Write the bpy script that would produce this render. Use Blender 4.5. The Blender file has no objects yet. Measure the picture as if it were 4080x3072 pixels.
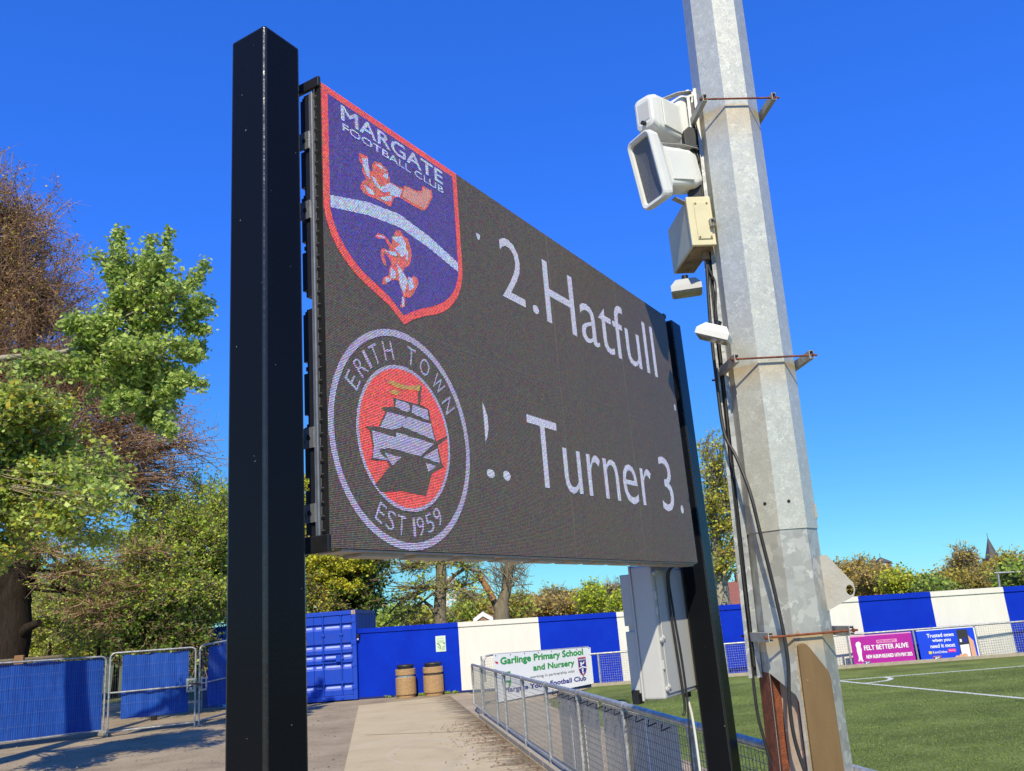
import bpy, bmesh, math, random
import numpy as np
from mathutils import Vector, Matrix
R = math.radians
scene = bpy.context.scene
COL = scene.collection
# ------------------------------------------------------------------ camera
CAMH = 1.8
CAM = np.array([0, 0, CAMH])
MAT = np.array([[9.96746510e-01, 8.06002098e-02, 0.0],
                [2.13320945e-02, -2.63804410e-01, -9.64340280e-01],
                [-7.77260289e-02, 9.61202809e-01, -2.64665496e-01]])
cd = bpy.data.cameras.new('camera'); cd.sensor_width = 36.0; cd.lens = 3400 / 4080 * 36
cd.clip_start = 0.05; cd.clip_end = 6000
cam = bpy.data.objects.new('camera', cd); COL.objects.link(cam)
cam.matrix_world = Matrix([[*MAT[0], 0], [*MAT[1], 0], [*MAT[2], CAMH], [0, 0, 0, 1]])
scene.camera = cam
# ------------------------------------------------------------------ sky, sun
SUN_AZ, SUN_EL = 180.5, 43.0
w = bpy.data.worlds.new('World'); scene.world = w; w.use_nodes = True
nt = w.node_tree; nt.nodes.clear()
sky = nt.nodes.new('ShaderNodeTexSky'); sky.sky_type = 'NISHITA'; sky.sun_disc = False
sky.sun_elevation = R(SUN_EL); sky.sun_rotation = R(SUN_AZ); sky.altitude = 900
sky.air_density = 0.9; sky.dust_density = 0.0; sky.ozone_density = 2.2
hs = nt.nodes.new('ShaderNodeHueSaturation'); hs.inputs['Saturation'].default_value = 1.28; hs.inputs['Value'].default_value = 1.0
tn = nt.nodes.new('ShaderNodeMix'); tn.data_type = 'RGBA'; tn.blend_type = 'MULTIPLY'; tn.inputs[0].default_value = 1.0; tn.inputs[7].default_value = (0.58, 1.28, 3.15, 1)
mn = nt.nodes.new('ShaderNodeVectorMath'); mn.operation = 'MINIMUM'; mn.inputs[1].default_value = (50, 50, 7.25)
gm = nt.nodes.new('ShaderNodeGamma'); gm.inputs[1].default_value = 0.68
bg = nt.nodes.new('ShaderNodeBackground'); bg.inputs[1].default_value = 0.13
wo = nt.nodes.new('ShaderNodeOutputWorld')
nt.links.new(sky.outputs[0], hs.inputs['Color']); nt.links.new(hs.outputs[0], gm.inputs[0]); nt.links.new(gm.outputs[0], tn.inputs[6]); nt.links.new(tn.outputs[2], mn.inputs[0]); nt.links.new(mn.outputs[0], bg.inputs[0]); nt.links.new(bg.outputs[0], wo.inputs[0])
sl = bpy.data.lights.new('sun', 'SUN'); sl.energy = 5.0; sl.angle = R(0.5); sl.color = (1.0, 0.905, 0.68)
so = bpy.data.objects.new('sun', sl); COL.objects.link(so)
sd = Vector((math.sin(R(SUN_AZ)) * math.cos(R(SUN_EL)), math.cos(R(SUN_AZ)) * math.cos(R(SUN_EL)), math.sin(R(SUN_EL))))
so.rotation_euler = sd.to_track_quat('Z', 'Y').to_euler(); so.location = (0, -20, 30)
vs = scene.view_settings; vs.view_transform = 'Standard'; vs.look = 'None'; vs.exposure = 0.12; vs.gamma = 1.0
# ------------------------------------------------------------------ placing helpers
K = 4080 / 2212.0
def ray(px, py):
    d = np.array([px * K - 2040, -(py * K - 1536), -3400.0]); d /= np.linalg.norm(d); return MAT @ d
def P(px, py, d):                       # point on a sight line at horizontal distance d
    r = ray(px, py); return CAM + r * (d / math.hypot(r[0], r[1]))
def G(px, py, z=0.0):                   # point on a level
    r = ray(px, py); return CAM + r * ((z - CAMH) / r[2])
def A(az, el, d):                       # azimuth deg, slope, horizontal distance
    return np.array([math.sin(R(az)) * d, math.cos(R(az)) * d, CAMH + el * d])
def DIR(az): return np.array([math.sin(R(az)), math.cos(R(az)), 0.0])
UP = np.array([0, 0, 1.0])
# ------------------------------------------------------------------ objects
ORG = {}
def link(o): COL.objects.link(o); return o
def tag(o, label=None, cat=None, group=None, kind=None):
    if label: o['label'] = label
    if cat: o['category'] = cat
    if group: o['group'] = group
    if kind: o['kind'] = kind
    return o
def thing(name, label, cat, loc=(0, 0, 0), group=None):
    o = bpy.data.objects.new(name, None); link(o); o.location = [float(v) for v in loc]; o.empty_display_size = 0.2
    ORG[o] = np.array(loc, float); return tag(o, label, cat, group)
class MB:
    def __init__(s): s.v = []; s.f = []; s.m = []; s.sm = []
    def add(s, verts, faces, mi=0, smooth=False):
        n = len(s.v); s.v += [tuple(map(float, p)) for p in verts]
        for f in faces: s.f.append([i + n for i in f]); s.m.append(mi); s.sm.append(smooth)
        return s
    def obox(s, c, ax, ay, az, mi=0):   # half-axes
        c, ax, ay, az = map(lambda q: np.array(q, float), (c, ax, ay, az))
        vs_ = [c + sx * ax + sy * ay + sz * az for sz in (-1, 1) for sy in (-1, 1) for sx in (-1, 1)]
        fs = [(0, 2, 3, 1), (4, 5, 7, 6), (0, 1, 5, 4), (2, 6, 7, 3), (0, 4, 6, 2), (1, 3, 7, 5)]
        if np.dot(np.cross(ax, ay), az) < 0: fs = [f[::-1] for f in fs]
        return s.add(vs_, fs, mi)
    def box(s, lo, hi, mi=0):
        lo, hi = np.array(lo, float), np.array(hi, float); h = (hi - lo) / 2
        return s.obox((lo + hi) / 2, (h[0], 0, 0), (0, h[1], 0), (0, 0, h[2]), mi)
    def tube(s, pts, r, n=8, mi=0, cap=True, smooth=True):
        pts = [np.array(p, float) for p in pts]; rs = r if isinstance(r, (list, tuple)) else [r] * len(pts)
        rings = []; prev = None
        for i, p in enumerate(pts):
            t = pts[min(i + 1, len(pts) - 1)] - pts[max(i - 1, 0)]; t /= np.linalg.norm(t) + 1e-12
            if prev is None:
                a = np.array([0, 0, 1.0]) if abs(t[2]) < .9 else np.array([1.0, 0, 0])
                x = np.cross(a, t)
            else: x = prev - t * prev.dot(t)
            x /= np.linalg.norm(x) + 1e-12; y = np.cross(t, x); prev = x
            rings.append([p + rs[i] * (math.cos(2 * math.pi * k / n) * x + math.sin(2 * math.pi * k / n) * y) for k in range(n)])
        vv = [q for rg in rings for q in rg]; ff = []
        for i in range(len(pts) - 1):
            for k in range(n):
                k2 = (k + 1) % n; ff.append((i * n + k, i * n + k2, (i + 1) * n + k2, (i + 1) * n + k))
        s.add(vv, ff, mi, smooth)
        if cap: s.add(rings[0][::-1], [tuple(range(n))], mi); s.add(rings[-1], [tuple(range(n))], mi)
        return s
    def prism(s, poly, o, ax, ay, depth, mi=0):   # poly in (ax,ay) plane from o; extruded by vector depth
        o, ax, ay, depth = map(lambda q: np.array(q, float), (o, ax, ay, depth))
        a = [o + x * ax + y * ay for x, y in poly]; b = [p + depth for p in a]; n = len(a)
        area = sum(poly[i][0] * poly[(i + 1) % n][1] - poly[(i + 1) % n][0] * poly[i][1] for i in range(n))
        flip = (np.dot(np.cross(ax, ay), depth) < 0) != (area < 0)
        fs = [tuple(range(n))[::-1], tuple(range(n, 2 * n))] + [(i, (i + 1) % n, n + (i + 1) % n, n + i) for i in range(n)]
        if flip: fs = [f[::-1] for f in fs]
        return s.add(a + b, fs, mi)
    def lathe(s, prof, o, n=24, mi=0, smooth=True):   # prof (r,z)
        o = np.array(o, float); vv = []; ff = []
        for r, z in prof:
            vv += [o + np.array([r * math.cos(2 * math.pi * k / n), r * math.sin(2 * math.pi * k / n), z]) for k in range(n)]
        for i in range(len(prof) - 1):
            for k in range(n):
                k2 = (k + 1) % n; ff.append((i * n + k, i * n + k2, (i + 1) * n + k2, (i + 1) * n + k))
        return s.add(vv, ff, mi, smooth)
    def build(s, name, mats, parent=None, bevel=0, seg=2, wn=False):
        org = ORG.get(parent, np.zeros(3)) if parent is not None else np.zeros(3)
        me = bpy.data.meshes.new(name)
        me.from_pydata([tuple(np.array(p) - org) for p in s.v], [], s.f)
        for m in (mats if isinstance(mats, (list, tuple)) else [mats]): me.materials.append(m)
        me.polygons.foreach_set('material_index', s.m); me.polygons.foreach_set('use_smooth', s.sm); me.update()
        o = bpy.data.objects.new(name, me); link(o)
        if parent is not None: o.parent = parent; ORG[o] = org
        if bevel:
            b = o.modifiers.new('bevel', 'BEVEL'); b.width = bevel; b.segments = seg; b.limit_method = 'ANGLE'; b.angle_limit = R(35)
        return o
def fast_mesh(name, verts, nper, mat, parent, smooth=False, faces=None):
    """verts (N*nper,3); each run of nper verts is one face unless faces (F,4) given"""
    org = ORG.get(parent, np.zeros(3)); v = (verts - org).astype(np.float32)
    me = bpy.data.meshes.new(name)
    if faces is None: idx = np.arange(len(v), dtype=np.int32); npf = nper
    else: idx = faces.astype(np.int32).ravel(); npf = faces.shape[1]
    nf = len(idx) // npf
    me.vertices.add(len(v)); me.loops.add(len(idx)); me.polygons.add(nf)
    me.vertices.foreach_set('co', v.ravel()); me.loops.foreach_set('vertex_index', idx)
    me.polygons.foreach_set('loop_start', np.arange(0, len(idx), npf, dtype=np.int32))
    me.polygons.foreach_set('loop_total', np.full(nf, npf, dtype=np.int32))
    if smooth: me.polygons.foreach_set('use_smooth', np.ones(nf, dtype=bool))
    me.update(calc_edges=True); me.materials.append(mat)
    o = bpy.data.objects.new(name, me); link(o)
    if parent is not None: o.parent = parent; ORG[o] = org
    return o
# ------------------------------------------------------------------ materials
def mat(name, col, rough=0.6, metal=0.0, vary=None, scale=5.0, bump=0.0, bscale=40.0, spec=0.5, stretch=None, specks=None, emis=0):
    m = bpy.data.materials.new(name); m.use_nodes = True; n = m.node_tree.nodes; l = m.node_tree.links
    b = n['Principled BSDF']; b.inputs['Roughness'].default_value = rough; b.inputs['Metallic'].default_value = metal
    b.inputs['Specular IOR Level'].default_value = spec; b.inputs['Base Color'].default_value = (*col, 1)
    tc = n.new('ShaderNodeTexCoord'); src = tc.outputs['Object']
    if stretch:
        mp = n.new('ShaderNodeMapping'); mp.inputs['Scale'].default_value = stretch; l.new(src, mp.inputs['Vector']); src = mp.outputs[0]
    cur = None
    if vary is not None:
        nz = n.new('ShaderNodeTexNoise'); nz.inputs['Scale'].default_value = scale; nz.inputs['Detail'].default_value = 8; nz.inputs['Roughness'].default_value = 0.65
        l.new(src, nz.inputs['Vector'])
        rp = n.new('ShaderNodeValToRGB'); rp.color_ramp.elements[0].position = 0.3; rp.color_ramp.elements[1].position = 0.7
        rp.color_ramp.elements[0].color = (*col, 1); rp.color_ramp.elements[1].color = (*vary, 1)
        l.new(nz.outputs['Fac'], rp.inputs[0]); cur = rp.outputs[0]
    if specks:
        sc, thr, scol = specks
        v = n.new('ShaderNodeTexNoise'); v.inputs['Scale'].default_value = sc; v.inputs['Detail'].default_value = 2; l.new(tc.outputs['Object'], v.inputs['Vector'])
        gt = n.new('ShaderNodeMath'); gt.operation = 'GREATER_THAN'; gt.inputs[1].default_value = thr; l.new(v.outputs['Fac'], gt.inputs[0])
        mx = n.new('ShaderNodeMix'); mx.data_type = 'RGBA'; mx.inputs[6].default_value = (*col, 1); mx.inputs[7].default_value = (*scol, 1)
        if cur: l.new(cur, mx.inputs[6])
        l.new(gt.outputs[0], mx.inputs[0]); cur = mx.outputs[2]
    if cur: l.new(cur, b.inputs['Base Color'])
    if bump:
        nb = n.new('ShaderNodeTexNoise'); nb.inputs['Scale'].default_value = bscale; nb.inputs['Detail'].default_value = 6; l.new(src, nb.inputs['Vector'])
        bp = n.new('ShaderNodeBump'); bp.inputs['Strength'].default_value = bump; bp.inputs['Distance'].default_value = 0.02
        l.new(nb.outputs['Fac'], bp.inputs['Height']); l.new(bp.outputs[0], b.inputs['Normal'])
    return m
def leaf_mat(name, c0, c1, trans=0.35, rough=0.5):
    m = bpy.data.materials.new(name); m.use_nodes = True; n = m.node_tree.nodes; l = m.node_tree.links
    b = n['Principled BSDF']; b.inputs['Roughness'].default_value = rough; b.inputs['Specular IOR Level'].default_value = 0.35
    g = n.new('ShaderNodeNewGeometry'); rp = n.new('ShaderNodeValToRGB')
    rp.color_ramp.elements[0].color = (*c0, 1); rp.color_ramp.elements[1].color = (*c1, 1); l.new(g.outputs['Random Per Island'], rp.inputs[0])
    l.new(rp.outputs[0], b.inputs['Base Color'])
    t = n.new('ShaderNodeBsdfTranslucent'); l.new(rp.outputs[0], t.inputs[0])
    ms = n.new('ShaderNodeMixShader'); ms.inputs[0].default_value = trans
    l.new(b.outputs[0], ms.inputs[1]); l.new(t.outputs[0], ms.inputs[2]); l.new(ms.outputs[0], n['Material Output'].inputs[0])
    return m
def galv_mat(name, scale, c0, c1, rough=0.5, metal=0.35, stains=()):
    m = bpy.data.materials.new(name); m.use_nodes = True; n = m.node_tree.nodes; l = m.node_tree.links
    b = n['Principled BSDF']; b.inputs['Metallic'].default_value = metal
    tc = n.new('ShaderNodeTexCoord')
    nz0 = n.new('ShaderNodeTexNoise'); nz0.inputs['Scale'].default_value = scale * 1.2; l.new(tc.outputs['Object'], nz0.inputs['Vector'])
    ad = n.new('ShaderNodeMix'); ad.data_type = 'VECTOR'; ad.inputs[0].default_value = 0.08 ; l.new(tc.outputs['Object'], ad.inputs[4]); l.new(nz0.outputs['Color'], ad.inputs[5])
    v = n.new('ShaderNodeTexVoronoi'); v.inputs['Scale'].default_value = scale; l.new(ad.outputs[1], v.inputs['Vector'])
    sp = n.new('ShaderNodeSeparateColor'); l.new(v.outputs['Color'], sp.inputs[0])
    nz = n.new('ShaderNodeTexNoise'); nz.inputs['Scale'].default_value = 3.0; nz.inputs['Detail'].default_value = 8; l.new(tc.outputs['Object'], nz.inputs['Vector'])
    mth = n.new('ShaderNodeMath'); mth.operation = 'MULTIPLY'; l.new(sp.outputs[0], mth.inputs[0]); l.new(sp.outputs[1], mth.inputs[1])
    m2 = n.new('ShaderNodeMath'); m2.operation = 'MULTIPLY_ADD'; m2.inputs[1].default_value = 0.75; l.new(mth.outputs[0], m2.inputs[0])
    m3 = n.new('ShaderNodeMath'); m3.operation = 'MULTIPLY'; m3.inputs[1].default_value = 0.45; l.new(nz.outputs['Fac'], m3.inputs[0]); l.new(m3.outputs[0], m2.inputs[2])
    rp = n.new('ShaderNodeValToRGB'); rp.color_ramp.elements[0].color = (*c0, 1); rp.color_ramp.elements[1].color = (*c1, 1); rp.color_ramp.elements[0].position = .15; rp.color_ramp.elements[1].position = .75
    l.new(m2.outputs[0], rp.inputs[0]); cur = rp.outputs[0]
    sx = n.new('ShaderNodeSeparateXYZ'); l.new(tc.outputs['Object'], sx.inputs[0])
    for zt_, ln_ in stains:
        q1 = n.new('ShaderNodeMapRange'); q1.inputs['From Min'].default_value = zt_ - ln_; q1.inputs['From Max'].default_value = zt_; q1.inputs['To Max'].default_value = 1.3; l.new(sx.outputs[2], q1.inputs['Value'])
        q2 = n.new('ShaderNodeMath'); q2.operation = 'LESS_THAN'; q2.inputs[1].default_value = zt_; l.new(sx.outputs[2], q2.inputs[0])
        q3 = n.new('ShaderNodeMath'); q3.operation = 'MULTIPLY'; l.new(q1.outputs[0], q3.inputs[0]); l.new(q2.outputs[0], q3.inputs[1])
        q4 = n.new('ShaderNodeMath'); q4.operation = 'MULTIPLY'; q4.use_clamp = True; l.new(q3.outputs[0], q4.inputs[0]); l.new(nz.outputs['Fac'], q4.inputs[1])
        mx = n.new('ShaderNodeMix'); mx.data_type = 'RGBA'; mx.inputs[7].default_value = (.52, .36, .16, 1); l.new(q4.outputs[0], mx.inputs[0]); l.new(cur, mx.inputs[6]); cur = mx.outputs[2]
    l.new(cur, b.inputs['Base Color'])
    mr = n.new('ShaderNodeMath'); mr.operation = 'MULTIPLY_ADD'; mr.inputs[1].default_value = -0.15; mr.inputs[2].default_value = rough; l.new(sp.outputs[2], mr.inputs[0]); l.new(mr.outputs[0], b.inputs['Roughness'])
    return m
M = {}
M['black_paint'] = mat('black_paint', (0.006, 0.007, 0.009), 0.27, spec=0.09, bump=0.05, bscale=70, specks=(60, 0.775, (0.2, 0.2, 0.19)))
M['black_edge'] = mat('glossy_black_edge', (0.012, 0.012, 0.013), 0.21, spec=0.6, vary=(0.02, 0.02, 0.02), scale=60, bump=.10, bscale=45)  # bevel paler and glossier than the faces, to strengthen the sun highlight
M['black'] = mat('black_plastic', (0.008, 0.008, 0.009), 0.45, vary=(0.014, 0.014, 0.015), scale=20)
M['rubber'] = mat('black_rubber', (0.012, 0.012, 0.013), 0.5, vary=(0.03, 0.03, 0.032), scale=14)
M['steel'] = mat('bright_steel', (0.55, 0.56, 0.58), 0.32, 0.8, vary=(0.4, 0.41, 0.43), scale=30)
M['under'] = mat('ground_lit_grey', (0.42, 0.38, 0.34), 0.6, vary=(0.3, 0.27, 0.24), scale=40)  # grey plate, its beige tone includes light thrown up from the ground
M['galv'] = galv_mat('galvanised_fine', 62, (0.45, 0.455, 0.405), (0.63, 0.64, 0.565), stains=((4.40, .24), (2.94, .14)))
M['galv_base'] = galv_mat('galvanised_spangled', 23, (0.32, 0.325, 0.30), (0.55, 0.555, 0.51), stains=((1.63, .10),))
M['galv_rail'] = galv_mat('galvanised_rail', 30, (0.26, 0.27, 0.27), (0.5, 0.5, 0.49))
M['mesh_wire'] = mat('mesh_wire', (0.16, 0.16, 0.15), 0.6, 0.2, vary=(0.24, 0.24, 0.22), scale=18)
M['galv_old'] = mat('dull_galvanised', (0.42, 0.42, 0.40), 0.6, 0.2, vary=(0.26, 0.25, 0.23), scale=18, bump=.1)
M['lug'] = mat('dull_zinc_plate', (0.46, 0.46, 0.43), 0.5, 0.25, vary=(0.38, 0.33, 0.25), scale=5, bump=.1)
M['rust'] = mat('rust', (0.28, 0.075, 0.025), 0.85, vary=(0.09, 0.03, 0.018), scale=30, bump=.4, bscale=120)
M['rust_wash'] = mat('rust_stained_zinc', (0.44, 0.42, 0.37), 0.7, vary=(0.30, 0.16, 0.08), scale=4, stretch=(2, 2, 0.7), bump=.2, bscale=90, specks=(16, 0.69, (0.62, 0.42, 0.32)))
M['tan'] = mat('tan_door_paint', (0.185, 0.118, 0.048), 0.5, vary=(0.135, 0.084, 0.034), scale=3.5, stretch=(3, 3, .5), bump=.15, bscale=200, specks=(38, .76, (.30, .24, .16)))
M['white_plastic'] = mat('white_plastic', (0.72, 0.73, 0.70), 0.4, vary=(0.64, 0.65, 0.61), scale=6)
M['grille'] = mat('dark_grille', (0.10, 0.10, 0.105), 0.5, 0.4, vary=(0.2, 0.2, 0.2), scale=160)
M['cream'] = mat('cream_plastic', (0.66, 0.60, 0.38), 0.5, vary=(0.56, 0.51, 0.33), scale=8)
M['cream_rust'] = mat('stained_cream', (0.35, 0.27, 0.16), 0.7, vary=(0.14, 0.07, 0.03), scale=18)
M['grey_plastic'] = mat('grey_plastic', (0.50, 0.50, 0.48), 0.45, vary=(0.46, 0.46, 0.445), scale=4)
M['lens'] = mat('lamp_glass', (0.45, 0.42, 0.32), 0.15, vary=(0.2, 0.19, 0.15), scale=25)
M['wall_blue'] = mat('blue_masonry_paint', (0.0008, 0.022, 0.40), 0.7, spec=.12, vary=(0.001, 0.032, 0.48), scale=1.6, bump=.25, bscale=60, specks=(22, 0.75, (0.03, 0.10, 0.6)))
M['wall_white'] = mat('white_masonry_paint', (0.74, 0.72, 0.65), 0.6, vary=(0.68, 0.65, 0.57), scale=1.3, stretch=(3, 3, .6), bump=.25, bscale=60)
M['wall_edge'] = mat('dark_joint', (0.002, 0.010, 0.10), 0.8, vary=(0.004, 0.015, 0.12))
M['cont_blue'] = mat('container_blue', (0.006, 0.055, 0.50), 0.5, spec=.25, vary=(0.016, 0.06, 0.42), scale=2.5, bump=.1, bscale=30, specks=(13, 0.70, (0.10, 0.05, 0.04)))
M['cont_dark'] = mat('container_side_blue', (0.03, 0.09, 0.30), 0.5, vary=(0.05, 0.11, 0.28), scale=3)
M['sheet_blue'] = mat('blue_debris_sheet', (0.004, 0.042, 0.27), 0.65, spec=.2, vary=(0.010, 0.085, 0.42), scale=3, stretch=(6, 6, .5), bump=.5, bscale=3.2)
M['aggregate'] = mat('exposed_aggregate', (0.46, 0.29, 0.135), 0.85, vary=(0.30, 0.18, 0.085), scale=28, bump=1.0, bscale=26)
M['banner_white'] = mat('white_banner', (0.80, 0.80, 0.80), 0.5, vary=(0.74, 0.74, 0.75), scale=2)
M['green_ink'] = mat('green_ink', (0.02, 0.27, 0.05), 0.5, vary=(0.025, 0.31, 0.06))
M['black_ink'] = mat('black_ink', (0.02, 0.02, 0.022), 0.5, vary=(0.03, 0.03, 0.03))
M['navy_ink'] = mat('navy_ink', (0.012, 0.015, 0.20), 0.5, vary=(0.015, 0.02, 0.24))
M['red_ink'] = mat('red_ink', (0.55, 0.03, 0.05), 0.5, vary=(0.6, 0.04, 0.06))
M['white_ink'] = mat('white_ink', (0.8, 0.8, 0.8), 0.5, vary=(0.77, 0.77, 0.77))
M['pink_ink'] = mat('pink_ink', (0.75, 0.30, 0.52), 0.5, vary=(0.7, 0.27, 0.48))
M['magenta'] = mat('magenta_print', (0.36, 0.010, 0.26), 0.4, vary=(0.44, 0.015, 0.33), scale=1.2)
M['ad_blue'] = mat('blue_print', (0.006, 0.045, 0.62), 0.4, vary=(0.006, 0.055, 0.68), scale=1.2)
M['hot_pink'] = mat('hot_pink_print', (0.75, 0.02, 0.30), 0.5, vary=(0.7, 0.02, 0.27))
M['yellow_ink'] = mat('yellow_ink', (0.75, 0.55, 0.03), 0.5, vary=(0.7, 0.5, 0.03))
M['skin_print'] = mat('skin_print', (0.62, 0.32, 0.20), 0.5, vary=(0.68, 0.38, 0.25), scale=8)
M['pale_green'] = mat('pale_green_paper', (0.55, 0.66, 0.50), 0.6, vary=(0.62, 0.72, 0.58), scale=20)
M['mid_green'] = mat('mid_green_ink', (0.14, 0.28, 0.10), 0.6, vary=(0.18, 0.33, 0.13), scale=20)
M['board_back'] = mat('weathered_board_back', (0.72, 0.66, 0.56), 0.6, vary=(0.46, 0.42, 0.35), scale=3.2, stretch=(8, 8, .5))
M['wood'] = mat('raw_timber', (0.28, 0.15, 0.06), 0.8, vary=(0.2, 0.1, 0.04), scale=4, stretch=(8, 8, .6))
M['concrete_foot'] = mat('concrete_foot', (0.33, 0.30, 0.25), 0.9, vary=(0.22, 0.2, 0.16), scale=12, bump=.5)
M['bark'] = mat('dark_bark', (0.040, 0.030, 0.022), 0.95, spec=.1, vary=(0.016, 0.012, 0.009), scale=6, stretch=(4, 4, .6), bump=.8, bscale=14)
M['bark_grey'] = mat('grey_bark', (0.25, 0.21, 0.145), 0.9, vary=(0.13, 0.105, 0.07), scale=5, stretch=(4, 4, .7), bump=.8, bscale=14)
M['bark_pale'] = mat('pale_bark', (0.40, 0.36, 0.26), 0.85, vary=(0.22, 0.19, 0.13), scale=5, bump=.6, bscale=14)
M['bark_orange'] = mat('torn_orange_wood', (0.36, 0.18, 0.07), 0.85, vary=(0.24, 0.12, 0.05), scale=5, bump=.6, bscale=14)
M['twig_brown'] = leaf_mat('brown_twig', (0.20, 0.115, 0.075), (0.48, 0.30, 0.19), 0.0, .8)
M['twig_grey'] = leaf_mat('grey_twig', (0.156, 0.130, 0.085), (0.351, 0.293, 0.182), 0.0, .8)
M['bud_brown'] = leaf_mat('beech_bud', (0.208, 0.096, 0.040), (0.480, 0.272, 0.112), .25)
M['leaf_poplar'] = leaf_mat('poplar_leaf', (0.20, 0.33, 0.055), (0.62, 0.72, 0.20), .38)
M['leaf_green'] = leaf_mat('fresh_leaf', (0.19, 0.33, 0.03), (0.56, 0.70, 0.10), .42)
M['leaf_lime'] = leaf_mat('lime_leaf', (0.30, 0.43, 0.045), (0.66, 0.74, 0.13), .42)
M['leaf_ivy'] = leaf_mat('ivy_leaf', (0.041, 0.084, 0.011), (0.140, 0.211, 0.024), .15, .4)
M['leaf_yellow'] = leaf_mat('yellow_green_leaf', (0.469, 0.420, 0.024), (0.720, 0.706, 0.046), .4)
M['leaf_olive'] = leaf_mat('olive_leaf', (0.270, 0.242, 0.033), (0.630, 0.504, 0.078), .35)
M['leaf_gold'] = leaf_mat('golden_leaf', (0.44, 0.33, 0.03), (0.70, 0.58, 0.06), .4)
M['leaf_tan'] = leaf_mat('tan_bud_leaf', (0.34, 0.225, 0.06), (0.66, 0.48, 0.16), .3)
M['leaf_bright'] = leaf_mat('bright_conifer_leaf', (0.260, 0.394, 0.020), (0.680, 0.720, 0.050), .35)
M['roof_red'] = mat('red_roof_tile', (0.33, 0.12, 0.07), 0.85, vary=(0.24, 0.085, 0.05), scale=6, bump=.5, bscale=12)
M['roof_pink'] = mat('weathered_roof_tile', (0.36, 0.20, 0.14), 0.85, vary=(0.28, 0.15, 0.10), scale=4, bump=.5, bscale=10)
M['render_cream'] = mat('cream_render', (0.66, 0.60, 0.48), 0.8, vary=(0.6, 0.54, 0.43), scale=3)
M['brick'] = mat('brown_brick', (0.26, 0.16, 0.10), 0.85, vary=(0.19, 0.115, 0.07), scale=8)
M['slate'] = mat('slate', (0.09, 0.085, 0.09), 0.7, vary=(0.065, 0.06, 0.065), scale=3)
M['window_dark'] = mat('dark_glass', (0.02, 0.025, 0.03), 0.15, vary=(0.04, 0.045, 0.05), scale=2)
M['white_line'] = mat('white_line_paint', (0.72, 0.73, 0.68), 0.8, vary=(0.58, 0.60, 0.50), scale=30, bump=.6, bscale=60)
M['kerb'] = mat('concrete_kerb', (0.42, 0.36, 0.27), 0.9, vary=(0.3, 0.26, 0.19), scale=10, bump=.4)
# ---- ground materials
def ground_mat(name, stops, scale, fine, bump, extra=None):
    m = bpy.data.materials.new(name); m.use_nodes = True; n = m.node_tree.nodes; l = m.node_tree.links
    b = n['Principled BSDF']; b.inputs['Roughness'].default_value = 0.92; b.inputs['Specular IOR Level'].default_value = 0.2
    tc = n.new('ShaderNodeTexCoord')
    n1 = n.new('ShaderNodeTexNoise'); n1.inputs['Scale'].default_value = scale; n1.inputs['Detail'].default_value = 10; n1.inputs['Roughness'].default_value = .7
    n2 = n.new('ShaderNodeTexNoise'); n2.inputs['Scale'].default_value = fine; n2.inputs['Detail'].default_value = 6; n2.inputs['Roughness'].default_value = .75
    for q in (n1, n2): l.new(tc.outputs['Object'], q.inputs['Vector'])
    mx = n.new('ShaderNodeMath'); mx.operation = 'MULTIPLY_ADD'; mx.inputs[1].default_value = .5; l.new(n1.outputs['Fac'], mx.inputs[0])
    m2 = n.new('ShaderNodeMath'); m2.operation = 'MULTIPLY'; m2.inputs[1].default_value = .5; l.new(n2.outputs['Fac'], m2.inputs[0]); l.new(m2.outputs[0], mx.inputs[2])
    rp = n.new('ShaderNodeValToRGB'); e = rp.color_ramp.elements
    while len(e) < len(stops): e.new(.5)
    for i, (p, c) in enumerate(stops): e[i].position = p; e[i].color = (*c, 1)
    l.new(mx.outputs[0], rp.inputs[0]); cur = rp.outputs[0]
    if extra: cur = extra(n, l, tc, cur)
    l.new(cur, b.inputs['Base Color'])
    bp = n.new('ShaderNodeBump'); bp.inputs['Strength'].default_value = bump; bp.inputs['Distance'].default_value = .03; l.new(n2.outputs['Fac'], bp.inputs['Height']); l.new(bp.outputs[0], b.inputs['Normal'])
    return m
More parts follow.
